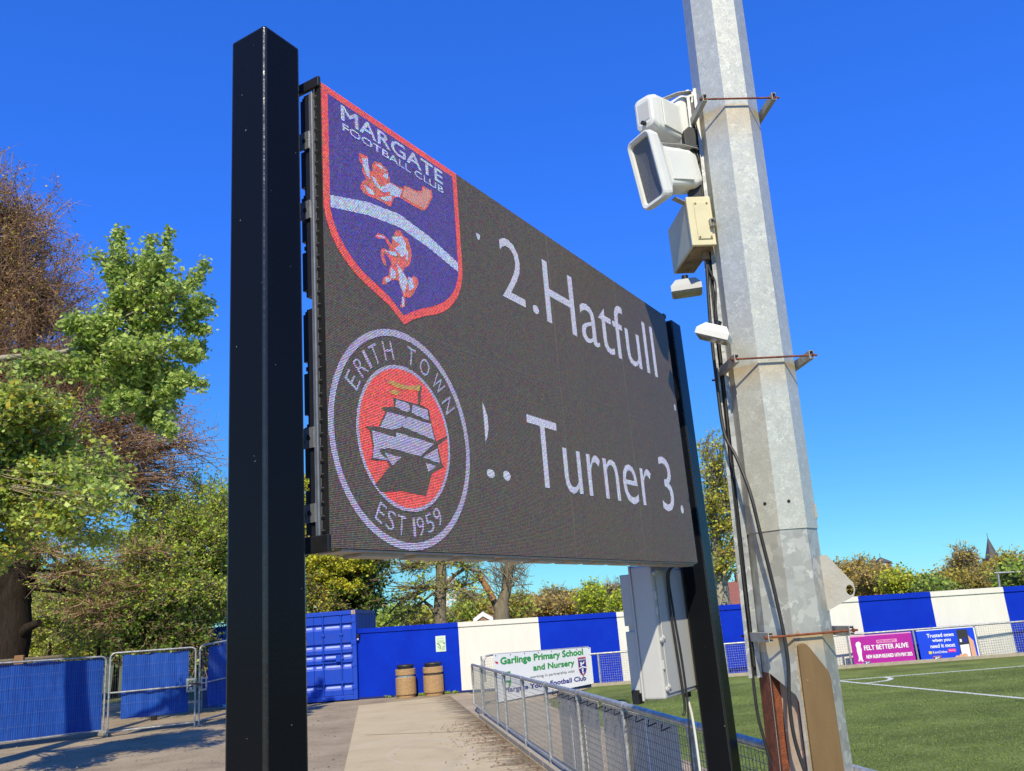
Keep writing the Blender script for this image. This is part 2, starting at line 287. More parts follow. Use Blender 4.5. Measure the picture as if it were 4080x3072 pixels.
def marks(n, l, tc, cur):   # curved pale tyre scuffs and dark stains on the concrete
    for (cx, cy, sx, sy, rot, rad, wd, colr, amt) in ((-2.1, 13.6, 1, 1.9, 12, 1.05, .10, (.56, .50, .39), .55), (-1.5, 13.9, 1, 1.6, 5, .8, .07, (.56, .50, .39), .5), (-2.7, 12.4, 1, 1.5, -8, 1.5, .12, (.25, .21, .15), .35)):
        mp = n.new('ShaderNodeMapping'); mp.vector_type = 'TEXTURE'; mp.inputs['Location'].default_value = (cx, cy, 0); mp.inputs['Scale'].default_value = (sx, sy, 1); mp.inputs['Rotation'].default_value = (0, 0, R(rot)); l.new(tc.outputs['Object'], mp.inputs['Vector'])
        ln = n.new('ShaderNodeVectorMath'); ln.operation = 'LENGTH'; l.new(mp.outputs[0], ln.inputs[0])
        sb = n.new('ShaderNodeMath'); sb.operation = 'SUBTRACT'; sb.inputs[1].default_value = rad; l.new(ln.outputs['Value'], sb.inputs[0])
        ab = n.new('ShaderNodeMath'); ab.operation = 'ABSOLUTE'; l.new(sb.outputs[0], ab.inputs[0])
        mr = n.new('ShaderNodeMapRange'); mr.inputs['From Max'].default_value = wd; mr.inputs['To Min'].default_value = amt; mr.inputs['To Max'].default_value = 0; l.new(ab.outputs[0], mr.inputs['Value'])
        nz = n.new('ShaderNodeTexNoise'); nz.inputs['Scale'].default_value = 3; l.new(tc.outputs['Object'], nz.inputs['Vector'])
        mu = n.new('ShaderNodeMath'); mu.operation = 'MULTIPLY'; l.new(mr.outputs[0], mu.inputs[0]); l.new(nz.outputs['Fac'], mu.inputs[1])
        mx = n.new('ShaderNodeMix'); mx.data_type = 'RGBA'; mx.inputs[7].default_value = (*colr, 1); l.new(mu.outputs[0], mx.inputs[0]); l.new(cur, mx.inputs[6]); cur = mx.outputs[2]
    # dark moss streaks reaching out from the foot of the railing
    dp = n.new('ShaderNodeVectorMath'); dp.operation = 'DOT_PRODUCT'; dp.inputs[1].default_value = (-.983, -.1815, 0); l.new(tc.outputs['Object'], dp.inputs[0])
    m1 = n.new('ShaderNodeMapRange'); m1.inputs['From Min'].default_value = -2.19; m1.inputs['From Max'].default_value = -.95; m1.inputs['To Min'].default_value = .72; m1.inputs['To Max'].default_value = .28; l.new(dp.outputs['Value'], m1.inputs['Value'])
    mp = n.new('ShaderNodeMapping'); mp.inputs['Scale'].default_value = (1.1, 5.5, 1); l.new(tc.outputs['Object'], mp.inputs['Vector'])
    nz = n.new('ShaderNodeTexNoise'); nz.inputs['Scale'].default_value = 1.4; nz.inputs['Detail'].default_value = 9; nz.inputs['Roughness'].default_value = .7; l.new(mp.outputs[0], nz.inputs['Vector'])
    lt = n.new('ShaderNodeMath'); lt.operation = 'SUBTRACT'; l.new(m1.outputs[0], lt.inputs[0]); l.new(nz.outputs['Fac'], lt.inputs[1])
    m2 = n.new('ShaderNodeMapRange'); m2.inputs['From Min'].default_value = 0; m2.inputs['From Max'].default_value = .16; m2.inputs['To Max'].default_value = .8; l.new(lt.outputs[0], m2.inputs['Value'])
    mx = n.new('ShaderNodeMix'); mx.data_type = 'RGBA'; mx.inputs[7].default_value = (.10, .075, .045, 1); l.new(m2.outputs[0], mx.inputs[0]); l.new(cur, mx.inputs[6]); cur = mx.outputs[2]
    return cur
M['tarmac'] = ground_mat('gritty_tarmac', [(0.34, (0.13, 0.10, 0.068)), (0.48, (0.315, 0.25, 0.16)), (0.66, (0.46, 0.37, 0.245))], .9, 26, .5)
M['concrete'] = ground_mat('worn_concrete', [(0.3, (0.33, 0.255, 0.14)), (0.46, (0.49, 0.395, 0.235)), (0.68, (0.57, 0.465, 0.29))], 1.1, 30, .35, marks)
M['gravel'] = ground_mat('sandy_gravel', [(0.3, (0.20, 0.165, 0.115)), (0.5, (0.40, 0.32, 0.215)), (0.7, (0.56, 0.455, 0.31))], 1.5, 22, .8)
def turf_bands(n, l, tc, cur):
    nz = n.new('ShaderNodeTexNoise'); nz.inputs['Scale'].default_value = .35; nz.inputs['Detail'].default_value = 3
    mp = n.new('ShaderNodeMapping'); mp.inputs['Scale'].default_value = (.5, 2.2, 1); mp.inputs['Rotation'].default_value = (0, 0, R(-12)); l.new(tc.outputs['Object'], mp.inputs['Vector']); l.new(mp.outputs[0], nz.inputs['Vector'])
    mr = n.new('ShaderNodeMapRange'); mr.inputs['From Min'].default_value = .35; mr.inputs['From Max'].default_value = .65; mr.inputs['To Min'].default_value = .68; mr.inputs['To Max'].default_value = 1.12; l.new(nz.outputs['Fac'], mr.inputs['Value'])
    sc = n.new('ShaderNodeVectorMath'); sc.operation = 'SCALE'; l.new(cur, sc.inputs[0]); l.new(mr.outputs[0], sc.inputs[3]); return sc.outputs[0]
M['turf'] = ground_mat('artificial_turf', [(0.34, (0.055, 0.085, 0.014)), (0.48, (0.165, 0.215, 0.045)), (0.64, (0.27, 0.315, 0.085))], 1.3, 34, 1.0, turf_bands)
M['blade'] = leaf_mat('turf_blade', (0.086, 0.148, 0.019), (0.294, 0.357, 0.090), .3)
M['earth'] = ground_mat('open_ground', [(0.3, (0.07, 0.085, 0.03)), (0.5, (0.12, 0.13, 0.05)), (0.7, (0.17, 0.16, 0.07))], .2, 8, .5)
# ------------------------------------------------------------------ ground sheets
def sheet(name, poly, z, m, sub=0):
    mb = MB(); mb.add([(x, y, z) for x, y in poly], [tuple(range(len(poly)))]); o = mb.build(name, m); return tag(o, kind='structure')
sheet('ground', [(-2500, -2500), (2500, -2500), (2500, 2500), (-2500, 2500)], -0.008, M['earth'])
sheet('road', [(-20, -30), (14, -30), (14, 4), (1.0, 8), (-2, 25.6), (-20, 36)], -0.004, M['tarmac'])
RD = np.array([1.2, -6.5]); RD /= np.linalg.norm(RD); RG = np.array([.106, 11.40])     # near railing line
def rail(y): return RG[0] + (y - RG[1]) * RD[0] / RD[1]
sheet('concrete_path', [(1.2, -12), (rail(-12) - .1, -12), (rail(24.0) - .1, 24.0), (-4.6, 23.3), (-2.71, 12.57), (-.5, .6)][1:], 0.0, M['concrete'])
sheet('gravel_strip', [(rail(0) - .09, 0), (rail(0) + 1.7, 0), (rail(20.5) + 1.7, 20.5), (1.35, 22.9), (-1.0, 24.3), (rail(24) - .09, 24)], 0.004, M['gravel'])
sheet('pitch', [(rail(-20) + 1.6, -20), (70, -20), (70, 13.0), (11.4, 22.35), (1.5, 23.15), (rail(19.3) + 1.6, 19.3)], 0.008, M['turf'])
# pitch markings
lm = MB()
def strip(p, q, wd, z=0.012):
    p, q = np.array(p[:2]), np.array(q[:2]); t = (q - p) / np.linalg.norm(q - p); nn = np.array([-t[1], t[0]]) * wd / 2
    lm.add([(*(p - nn), z), (*(q - nn), z), (*(q + nn), z), (*(p + nn), z)], [(0, 1, 2, 3)])
c0 = np.array([6.44, 19.3]); 
pa = G(1830, 1474)[:2]; pb = G(2212, 1510)[:2]; pc = G(2212, 1440)[:2]; pd = G(1855, 1468)[:2]
dl1 = (pb - pa) / np.linalg.norm(pb - pa); dl2 = (pc - pd) / np.linalg.norm(pc - pd)
# corner where both lines meet
tt = np.linalg.solve(np.array([dl1, -dl2]).T, pd - pa); corner = pa + dl1 * tt[0]
strip(corner, corner + dl1 * 26, .11); strip(corner, corner + dl2 * 40, .11)
arc = [corner + 1.0 * (math.cos(a) * dl1 + math.sin(a) * dl2) for a in np.linspace(0, math.pi / 2, 14)]
for i in range(13): strip(arc[i], arc[i + 1], .11, 0.0135)
tag(lm.build('pitch_lines', M['white_line']), kind='structure')
# expansion joints and kerb edge on the path
jm = MB()
for (a, b) in ((G(790, 1588), G(1062, 1578)), (G(860, 1524), G(1030, 1512))):
    t = (b - a)[:2]; t /= np.linalg.norm(t); nn = np.array([-t[1], t[0]]) * .012
    jm.add([(*(a[:2] - nn), .004), (*(b[:2] - nn), .004), (*(b[:2] + nn), .004), (*(a[:2] + nn), .004)], [(0, 1, 2, 3)])
tag(jm.build('path_joints', mat('joint_dirt', (0.10, 0.08, 0.05), .95, vary=(.2, .17, .11), scale=9)), kind='structure')
km = MB(); 
for i in range(22):
    y0 = 18.0 - i * 0.92; a = np.array([rail(y0) - .02, y0, .03]); b = np.array([rail(y0 - .9) - .02, y0 - .9, .03]); 
    km.obox((a + b) / 2, (b - a) / 2, (.05, 0, 0), (0, 0, .045))
tag(km.build('railing_kerb', M['kerb'], bevel=.008), kind='structure')
# ------------------------------------------------------------------ text
TXT = {}
def text_geo(s, bold=0.0):
    key = (s, bold)
    if key in TXT: return TXT[key]
    cu = bpy.data.curves.new('t', 'FONT'); cu.body = s; cu.resolution_u = 3; cu.offset = bold
    o = bpy.data.objects.new('t', cu); COL.objects.link(o)
    dg = bpy.context.evaluated_depsgraph_get(); dg.update(); ev = o.evaluated_get(dg); me = ev.to_mesh()
    v = np.array([p.co[:2] for p in me.vertices]); f = [tuple(p.vertices) for p in me.polygons]
    ev.to_mesh_clear(); bpy.data.objects.remove(o); bpy.data.curves.remove(cu)
    TXT[key] = (v, f); return TXT[key]
def put_text(mb, s, o, ax, ay, x0, x1, y0, y1, bold=0.0, mi=0, shear=0.0):
    """fit text in the rectangle (x0..x1, y0..y1) of the plane o + x ax + y ay; bold repeats it slightly shifted"""
    v, f = text_geo(s, min(bold, 0.0)); lo = v.min(0); hi = v.max(0); q = (v - lo) / (hi - lo)
    o, ax, ay = np.array(o, float), np.array(ax, float), np.array(ay, float); nv = np.cross(ax, ay)
    d = max(bold, 0) * 1.3 * (y1 - y0)
    for k, (dx, dy) in enumerate(((0, 0), (d, 0), (-d, 0), (0, d * .7), (0, -d * .7)) if d > 0 else ((0, 0),)):
        X = x0 + q[:, 0] * (x1 - x0) + shear * q[:, 1] * (y1 - y0) + dx; Y = y0 + q[:, 1] * (y1 - y0) + dy
        mb.add([o + X[i] * ax + Y[i] * ay + nv * .00025 * k for i in range(len(v))], f, mi)
def put_poly(mb, poly, o, ax, ay, mi=0):
    o, ax, ay = np.array(o, float), np.array(ax, float), np.array(ay, float)
    ar = sum(poly[i][0] * poly[(i + 1) % len(poly)][1] - poly[(i + 1) % len(poly)][0] * poly[i][1] for i in range(len(poly)))
    if ar < 0: poly = poly[::-1]
    # triangulate concave outlines
    from mathutils.geometry import tessellate_polygon
    tri = tessellate_polygon([[Vector((p[0], p[1], 0)) for p in poly]])
    ff = []
    for t in tri:
        a, b, c = [poly[i] for i in t]
        ff.append(t if (b[0] - a[0]) * (c[1] - a[1]) - (c[0] - a[0]) * (b[1] - a[1]) > 0 else t[::-1])
    mb.add([o + x * ax + y * ay for x, y in poly], ff, mi)
# ------------------------------------------------------------------ scoreboard
SAZ = 30.454
U = DIR(SAZ); N = np.array([U[1], -U[0], 0.0])
rl = np.array([math.sin(R(-12.72)), math.cos(R(-12.72)), 0.0]) * 2.4
def S(u, wn, z): return rl + u * U + wn * N + UP * z
Z0, Z1, SW = 2.028, 3.488, 2.915
def led_mat(name, col, strength, base=(0.086, 0.069, 0.053), jit=0.25):
    m = bpy.data.materials.new(name); m.use_nodes = True; n = m.node_tree.nodes; l = m.node_tree.links
    b = n['Principled BSDF']; b.inputs['Roughness'].default_value = .55; b.inputs['Specular IOR Level'].default_value = .3
    tc = n.new('ShaderNodeTexCoord'); pitch = 0.00507
    def M2(op, a, bb=None, c=None):
        q = n.new('ShaderNodeMath'); q.operation = op
        for i, s_ in enumerate((a, bb, c)):
            if s_ is None: continue
            if isinstance(s_, (int, float)): q.inputs[i].default_value = s_
            else: l.new(s_, q.inputs[i])
        return q.outputs[0]
    dp = n.new('ShaderNodeVectorMath'); dp.operation = 'DOT_PRODUCT'; dp.inputs[1].default_value = tuple(U / pitch); l.new(tc.outputs['Object'], dp.inputs[0])
    dz = n.new('ShaderNodeVectorMath'); dz.operation = 'DOT_PRODUCT'; dz.inputs[1].default_value = (0, 0, 1 / pitch); l.new(tc.outputs['Object'], dz.inputs[0])
    u_, z_ = dp.outputs['Value'], dz.outputs['Value']
    fu = M2('ABSOLUTE', M2('SUBTRACT', M2('FRACT', u_), .5)); fz = M2('ABSOLUTE', M2('SUBTRACT', M2('FRACT', z_), .5))
    mu = M2('LESS_THAN', fu, .34); mz = M2('LESS_THAN', fz, .30); dot = M2('MULTIPLY', mu, mz)
    cb = n.new('ShaderNodeCombineXYZ'); l.new(M2('FLOOR', u_), cb.inputs[0]); l.new(M2('FLOOR', z_), cb.inputs[1])
    wnz = n.new('ShaderNodeTexWhiteNoise'); wnz.noise_dimensions = '2D'; l.new(cb.outputs[0], wnz.inputs['Vector'])
    # base plastic: dots paler than the louvre gaps, tinted at random per dot
    mx = n.new('ShaderNodeMix'); mx.data_type = 'RGBA'; mx.inputs[6].default_value = (base[0] * .35, base[1] * .35, base[2] * .35, 1); mx.inputs[7].default_value = (base[0] * 2.9, base[1] * 2.9, base[2] * 2.9, 1); l.new(dot, mx.inputs[0])
    mj = n.new('ShaderNodeMix'); mj.data_type = 'RGBA'; mj.blend_type = 'MULTIPLY'; mj.inputs[0].default_value = .45
    sc_ = n.new('ShaderNodeVectorMath'); sc_.operation = 'SCALE'; sc_.inputs[3].default_value = 2.0; l.new(wnz.outputs['Color'], sc_.inputs[0])
    l.new(mx.outputs[2], mj.inputs[6]); l.new(sc_.outputs[0], mj.inputs[7]); l.new(mj.outputs[2], b.inputs['Base Color'])
    if strength > 0:
        me = n.new('ShaderNodeMix'); me.data_type = 'RGBA'; me.blend_type = 'MULTIPLY'; me.inputs[0].default_value = jit; me.inputs[6].default_value = (*col, 1); l.new(sc_.outputs[0], me.inputs[7])
        l.new(me.outputs[2], b.inputs['Emission Color']); l.new(M2('MULTIPLY', dot, strength / .41), b.inputs['Emission Strength'])
    return m
M['led_off'] = led_mat('led_face_dark', (0, 0, 0), 0)
M['led_white'] = led_mat('led_white', (0.70, 0.74, 1.0), 0.56, base=(.055, .046, .04))
M['led_lilac'] = led_mat('led_lilac', (0.62, 0.60, 1.0), 0.42, base=(.06, .05, .045), jit=.35)
M['led_red'] = led_mat('led_red', (1.0, 0.045, 0.05), 0.56, jit=.4)
M['led_blue'] = led_mat('led_blue', (0.13, 0.085, 0.60), 0.36, base=(.035, .03, .035), jit=.5)
M['led_pale'] = led_mat('led_pale_blue', (0.50, 0.64, 1.0), 0.58, jit=.45)
M['led_pink'] = led_mat('led_pink', (1.0, 0.42, 0.40), 0.42)
M['led_salmon'] = led_mat('led_salmon', (1.0, 0.13, 0.11), 0.46, jit=.6)
M['led_gold'] = led_mat('led_gold', (0.95, 0.55, 0.10), 0.34)
sb = thing('scoreboard', 'big wide screen scoreboard lit with two club crests and player names between black posts', 'scoreboard', S(SW / 2, -.05, Z0))
mb = MB(); mb.obox(S(SW / 2, -.0079, (Z0 + Z1) / 2), U * SW / 2, N * .0075, UP * (Z1 - Z0) / 2, 1); mb.add([S(0, 0, Z0), S(SW, 0, Z0), S(SW, 0, Z1), S(0, 0, Z1)], [(0, 1, 2, 3)]); mb.build('screen', [M['led_off'], M['black']], sb)
# dark and steel frame behind the face
mb = MB(); mb.obox(S(SW / 2, -.027, (Z0 + Z1) / 2), U * (SW / 2 - .004), N * .0115, UP * ((Z1 - Z0) / 2 - .003)); mb.build('housing', M['black'], sb)
mb = MB(); mb.obox(S(SW / 2, -.043, (Z0 + Z1) / 2), U * (SW / 2 + .002), N * .0075, UP * ((Z1 - Z0) / 2 - .02)); mb.build('edge_strip', M['steel'], sb, bevel=.003)
for i in range(4):                 # rear tray of each module column
    for j in range(2):
        u0, u1 = i * SW / 4 + .004, (i + 1) * SW / 4 - .004; za, zb = Z0 + j * .73 + .02, Z0 + (j + 1) * .73 - .02
        mb = MB(); mb.obox(S((u0 + u1) / 2, -.066, (za + zb) / 2), U * (u1 - u0) / 2, N * .0105, UP * (zb - za) / 2)
        for k in range(4):
            zc = za + (k + .5) * (zb - za) / 4
            mb.obox(S((u0 + u1) / 2, -.085, zc), U * ((u1 - u0) / 2 - .002), N * .008, UP * (.062 + .012 * (k % 2)))
            mb.obox(S((u0 + u1) / 2, -.081, zc + .076), U * ((u1 - u0) / 2 - .002), N * .004, UP * .006)
        mb.build('module_tray', M['black'], sb)
for z, hh in ((3.30, .030), (3.06, .030), (2.345, .030), (2.13, .026)):
    mb = MB(); c = S(-.0035, -.082, z); mb.obox(c, U * .0015, N * .033, UP * hh)
    br = mb.build('bracket', M['steel'], sb)
    mb = MB(); mb.tube([S(-.0065, -.068, z), S(-.0045, -.068, z)], .008, 10); mb.tube([S(-.0065, -.098, z - .004), S(-.0045, -.098, z - .004)], .011, 12); mb.build('bolt', M['black'], br)
mb = MB(); mb.obox(S(-.001, -.052, Z1 + .004), U * .006, N * .05, UP * .018); mb.build('end_cap', M['black'], sb, bevel=.003)
mb = MB(); mb.obox(S(.001, -.055, Z0 + .014), U * .007, N * .055, UP * .024); mb.build('end_cap', M['black'], sb, bevel=.003)
mb = MB(); mb.obox(S(SW + .004, -.03, Z1 + .001), U * .02, N * .03, UP * .012); mb.build('end_cap', M['black'], sb, bevel=.003)
mb = MB(); mb.obox(S(SW / 2 + .02, -.05, Z0 - .004), U * (SW / 2 - .03), N * .045, UP * .003)
for k in range(11):
    mb.obox(S(.25 + k * .255, -.055, Z0 - .012), U * .10, N * .035, UP * .0045)
mb.build('underside_rail', M['under'], sb)
mb = MB()                          # wire clips showing between face and steel strip
for k in range(36):
    z = Z0 + .05 + k * .039; mb.obox(S(-.0035, -.021, z), U * .001, N * .006, UP * .001); mb.obox(S(-.0035, -.024, z + .015), U * .001, N * .0012, UP * .012)
mb.build('wire_clips', M['steel'], sb)
# ---- crest artwork on the face
def art(name, m, items, off, parent=sb):
    mb = MB(); o = S(0, off, 0)
    for it in items:
        if isinstance(it, list): put_poly(mb, it, o, U, UP)
        else: it(mb, o)
    return mb.build(name, m, parent)
def ring(cx, cz, r0, r1, n=72):
    def f(mb, o):
        vv = []; ff = []
        for k in range(n):
            a = 2 * math.pi * k / n
            for r in (r0, r1): vv.append(o + (cx + r * math.cos(a)) * U + (cz + r * math.sin(a)) * UP)
        for k in range(n): k2 = (k + 1) % n; ff.append((2 * k, 2 * k + 1, 2 * k2 + 1, 2 * k2))
        mb.add(vv, ff)
    return f
def disc(cx, cz, r, n=72): return [(cx + r * math.cos(2 * math.pi * k / n), cz + r * math.sin(2 * math.pi * k / n)) for k in range(n)]
def txt(s, x0, x1, y0, y1, bold=0.0): return lambda mb, o: put_text(mb, s, o, U, UP, x0, x1, y0, y1, bold)
def curve(p0, c, p1, n=8): return [tuple((1 - t) ** 2 * np.array(p0) + 2 * t * (1 - t) * np.array(c) + t * t * np.array(p1)) for t in np.linspace(0, 1, n)]
ZT = Z1 - .001
so_out = [(0.003, ZT), (0.742, ZT), (0.742, 3.09)] + curve((.740, 3.06), (.715, 2.93), (.57, 2.86)) + curve((.55, 2.852), (.44, 2.815), (.371, 2.768), 5) + curve((.30, 2.815), (.19, 2.852), (.17, 2.862), 5) + curve((.15, 2.87), (.02, 2.935), (.003, 3.06))
sh_in = [(0.030, ZT - .024), (0.714, ZT - .024), (0.714, 3.09)] + curve((.712, 3.06), (.69, 2.95), (.55, 2.885)) + curve((.53, 2.876), (.44, 2.842), (.371, 2.80), 5) + curve((.30, 2.845), (.21, 2.88), (.19, 2.888), 5) + curve((.17, 2.895), (.05, 2.96), (.030, 3.06))
crest = art('red_shield_border', M['led_red'], [so_out], .0012)
art('blue_shield', M['led_blue'], [sh_in], .0020, crest)
band = [(0.031, 3.103), (0.207, 3.150), (0.371, 3.170), (0.535, 3.148), (0.713, 3.103), (0.713, 3.064), (0.535, 3.100), (0.371, 3.120), (0.205, 3.102), (0.031, 3.062)]
art('pale_chevron', M['led_pale'], [band], .0028, crest)
art('crest_lettering', M['led_pale'], [txt('MARGATE', .092, .645, 3.398, 3.452, .03), txt('FOOTBALL CLUB', .097, .645, 3.360, 3.388, .025)], .0028, crest)
horse = [(0.35, 3.103), (0.375, 3.11), (0.386, 3.095), (0.411, 3.094), (0.422, 3.072), (0.43, 3.051), (0.425, 3.019), (0.413, 2.992), (0.384, 2.974), (0.38, 2.958), (0.388, 2.944), (0.41, 2.942), (0.436, 2.963), (0.458, 2.957), (0.46, 2.941), (0.442, 2.914), (0.428, 2.891), (0.401, 2.869), (0.381, 2.869), (0.379, 2.834), (0.361, 2.823), (0.353, 2.826), (0.371, 2.874), (0.36, 2.894), (0.35, 2.917), (0.331, 2.914), (0.301, 2.904), (0.283, 2.882), (0.263, 2.88), (0.27, 2.904), (0.299, 2.92), (0.307, 2.955), (0.317, 2.964), (0.306, 2.985), (0.287, 2.995), (0.28, 2.987), (0.29, 2.951), (0.278, 2.949), (0.262, 2.977), (0.267, 3.003), (0.282, 3.012), (0.311, 3.01), (0.303, 3.03), (0.287, 3.047), (0.254, 3.035), (0.237, 3.037), (0.252, 3.057), (0.279, 3.06), (0.305, 3.051), (0.322, 3.038), (0.329, 3.064)]
lion = [(0.173, 3.316), (0.215, 3.319), (0.221, 3.275), (0.236, 3.272), (0.235, 3.297), (0.25, 3.319), (0.28, 3.325), (0.313, 3.318), (0.325, 3.297), (0.329, 3.273), (0.399, 3.28), (0.409, 3.296), (0.481, 3.304), (0.507, 3.315), (0.515, 3.339), (0.569, 3.343), (0.574, 3.319), (0.547, 3.274), (0.52, 3.242), (0.494, 3.234), (0.378, 3.237), (0.346, 3.223), (0.333, 3.194), (0.327, 3.18), (0.277, 3.181), (0.192, 3.172), (0.172, 3.186), (0.181, 3.213), (0.203, 3.228), (0.183, 3.254), (0.189, 3.272), (0.172, 3.286)]
whites = [[(0.329, 3.064), (0.376, 3.083), (0.391, 3.067), (0.394, 3.034), (0.369, 3.017), (0.342, 3.033), (0.365, 3.054), (0.341, 3.058)], [(0.313, 2.951), (0.333, 2.943), (0.332, 2.922), (0.311, 2.919)], [(0.347, 2.97), (0.382, 2.946), (0.393, 2.931), (0.375, 2.886), (0.358, 2.91), (0.354, 2.939)], [(0.287, 3.003), (0.338, 3.017), (0.344, 3.006), (0.319, 3.0)],
          [(0.188, 3.295), (0.212, 3.306), (0.219, 3.247), (0.206, 3.249), (0.197, 3.264)], [(0.194, 3.205), (0.23, 3.203), (0.24, 3.19), (0.214, 3.184)], [(0.238, 3.253), (0.254, 3.252), (0.275, 3.233), (0.321, 3.267), (0.319, 3.238), (0.285, 3.222), (0.253, 3.23)], [(0.335, 3.265), (0.386, 3.268), (0.373, 3.238), (0.33, 3.229)], [(0.3, 3.292), (0.317, 3.299), (0.313, 3.28), (0.291, 3.28)], [(0.272, 3.191), (0.329, 3.22), (0.325, 3.203), (0.3, 3.191)], [(0.257, 3.311), (0.279, 3.315), (0.307, 3.309), (0.281, 3.304)]]
art('red_beast_outlines', M['led_salmon'], [horse, lion], .0028, crest)
def grow_(pl, k=1.22):
    c = np.mean(pl, 0); return [tuple(c + (np.array(p) - c) * k) for p in pl]
whites += [[(.400, 3.045), (.408, 3.04), (.404, 3.01), (.396, 3.015)], [(.405, 2.945), (.425, 2.945), (.43, 2.92), (.405, 2.90)], [(.248, 3.045), (.262, 3.05), (.285, 3.052), (.283, 3.046)], [(.283, 2.905), (.305, 2.912), (.302, 2.9), (.285, 2.893)], [(.362, 2.86), (.372, 2.862), (.37, 2.835), (.362, 2.832)]]
art('white_horse_body', M['led_pale'], [grow_(p) for p in whites if np.mean(p, 0)[1] < 3.12], .0036, crest)
art('white_lion_body', M['led_pale'], [grow_(p) for p in whites if np.mean(p, 0)[1] >= 3.12], .0036, crest)
art('pink_ship_stern', M['led_pink'], [[(0.401, 3.266), (0.414, 3.292), (0.481, 3.295), (0.51, 3.309), (0.518, 3.332), (0.559, 3.336), (0.56, 3.313), (0.52, 3.248), (0.39, 3.244)]], .0036, crest)
CX, CZ = .356, 2.384
badge = art('round_badge_rings', M['led_lilac'], [ring(CX, CZ, .331, .354), ring(CX, CZ, .224, .236)], .0012)
art('red_disc', M['led_red'], [disc(CX, CZ, .224)], .0012, badge)
ship = [(0.297, 2.505), (0.377, 2.505), (0.424, 2.505), (0.429, 2.572), (0.449, 2.576), (0.437, 2.506), (0.482, 2.498), (0.494, 2.447), (0.514, 2.393), (0.578, 2.421), (0.58, 2.413), (0.522, 2.38), (0.539, 2.321), (0.551, 2.311), (0.479, 2.279), (0.442, 2.205), (0.317, 2.209), (0.22, 2.198), (0.195, 2.219), (0.267, 2.282), (0.252, 2.296), (0.168, 2.289), (0.184, 2.296), (0.191, 2.335), (0.178, 2.382), (0.158, 2.388), (0.169, 2.393), (0.221, 2.399), (0.256, 2.451), (0.237, 2.458), (0.246, 2.465), (0.298, 2.474)]
art('dark_ship', M['led_off'], [ship], .0020, badge)
sails = [[(0.311, 2.502), (0.374, 2.497), (0.381, 2.479), (0.363, 2.467), (0.304, 2.475)], [(0.395, 2.498), (0.473, 2.494), (0.479, 2.457), (0.386, 2.469)], [(0.264, 2.452), (0.353, 2.452), (0.355, 2.434), (0.325, 2.411), (0.279, 2.397), (0.226, 2.399)], [(0.362, 2.453), (0.488, 2.448), (0.505, 2.395), (0.336, 2.416)], [(0.188, 2.382), (0.298, 2.378), (0.288, 2.358), (0.262, 2.337), (0.217, 2.328), (0.226, 2.315), (0.263, 2.299), (0.189, 2.299), (0.194, 2.335)], [(0.304, 2.393), (0.5, 2.383), (0.423, 2.332), (0.265, 2.338), (0.3, 2.378)], [(0.243, 2.321), (0.324, 2.316), (0.278, 2.285), (0.26, 2.302)], [(0.518, 2.37), (0.526, 2.319), (0.435, 2.33)], [(0.448, 2.313), (0.506, 2.308), (0.461, 2.284)]]
art('pale_sails', M['led_lilac'], sails, .0028, badge)
art('gold_pennants', M['led_gold'], [[(0.272, 2.549), (0.29, 2.56), (0.335, 2.557), (0.381, 2.559), (0.443, 2.574), (0.434, 2.55), (0.38, 2.547), (0.339, 2.539), (0.289, 2.544)], [(0.276, 2.52), (0.31, 2.534), (0.333, 2.527), (0.315, 2.516), (0.287, 2.514)]], .0028, badge)
def arc_text(s, a0, a1, rad, hgt, top, wds):
    def f(mb, o):
        tot = sum(wds); acc = 0
        for ch, wd in zip(s, wds):
            t = (acc + wd / 2) / tot; acc += wd
            if ch == ' ': continue
            a = R(a0 + (a1 - a0) * t); er = math.cos(a) * U + math.sin(a) * UP
            ex = (math.sin(a) * U - math.cos(a) * UP) if top else (-math.sin(a) * U + math.cos(a) * UP)
            ey = er if top else -er
            c = o + CX * U + CZ * UP + er * rad; hw = wd * hgt * .36
            put_text(mb, ch, c, ex, ey, -hw, hw, -hgt / 2, hgt / 2, -.004)
    return f
art('badge_name', M['led_lilac'], [arc_text('ERITH TOWN', 156, 24, .283, .062, True, [.85, .95, .3, 1, 1.05, .7, 1, 1.15, 1.35, 1.05])], .0012, badge)
art('badge_year', M['led_lilac'], [arc_text('EST 1959', 236, 306, .283, .060, False, [.85, .9, .95, .5, .28, .9, .9, .9])], .0012, badge)
for it_ in [txt('2', 1.026, 1.208, 3.062, 3.338, -.004), txt('.', 1.268, 1.322, 3.058, 3.098), txt('Hatfull', 1.39, 2.665, 3.046, 3.352, -.004), txt("'", .860, .884, 3.255, 3.28),
     [(.816, 2.582), (.832, 2.56), (.845, 2.53), (.846, 2.49), (.835, 2.455), (.819, 2.43)], txt('.', .812, .866, 2.302, 2.334), txt('.', .924, .976, 2.302, 2.340), txt('Turner', 1.135, 2.375, 2.297, 2.588, -.004), txt('3', 2.50, 2.672, 2.292, 2.585, -.004), txt('.', 2.755, 2.797, 2.292, 2.338), [(2.868, 2.93), (2.885, 2.93), (2.885, 2.895), (2.868, 2.895)]]: art('screen_text', M['led_white'], [it_], .0012)
mb = MB()                          # faint joints between module columns
for u in (SW / 4, SW / 2, SW * 3 / 4): mb.obox(S(u, .0003, (Z0 + Z1) / 2), U * .0009, N * .0004, UP * ((Z1 - Z0) / 2 - .002))
mb.obox(S(SW / 2, .0003, (Z0 + Z1) / 2), U * (SW / 2 - .002), N * .0004, UP * .0007)
mb.build('module_joints', mat('joint_grey', (.16, .15, .14), .5, vary=(.12, .11, .1)), sb)
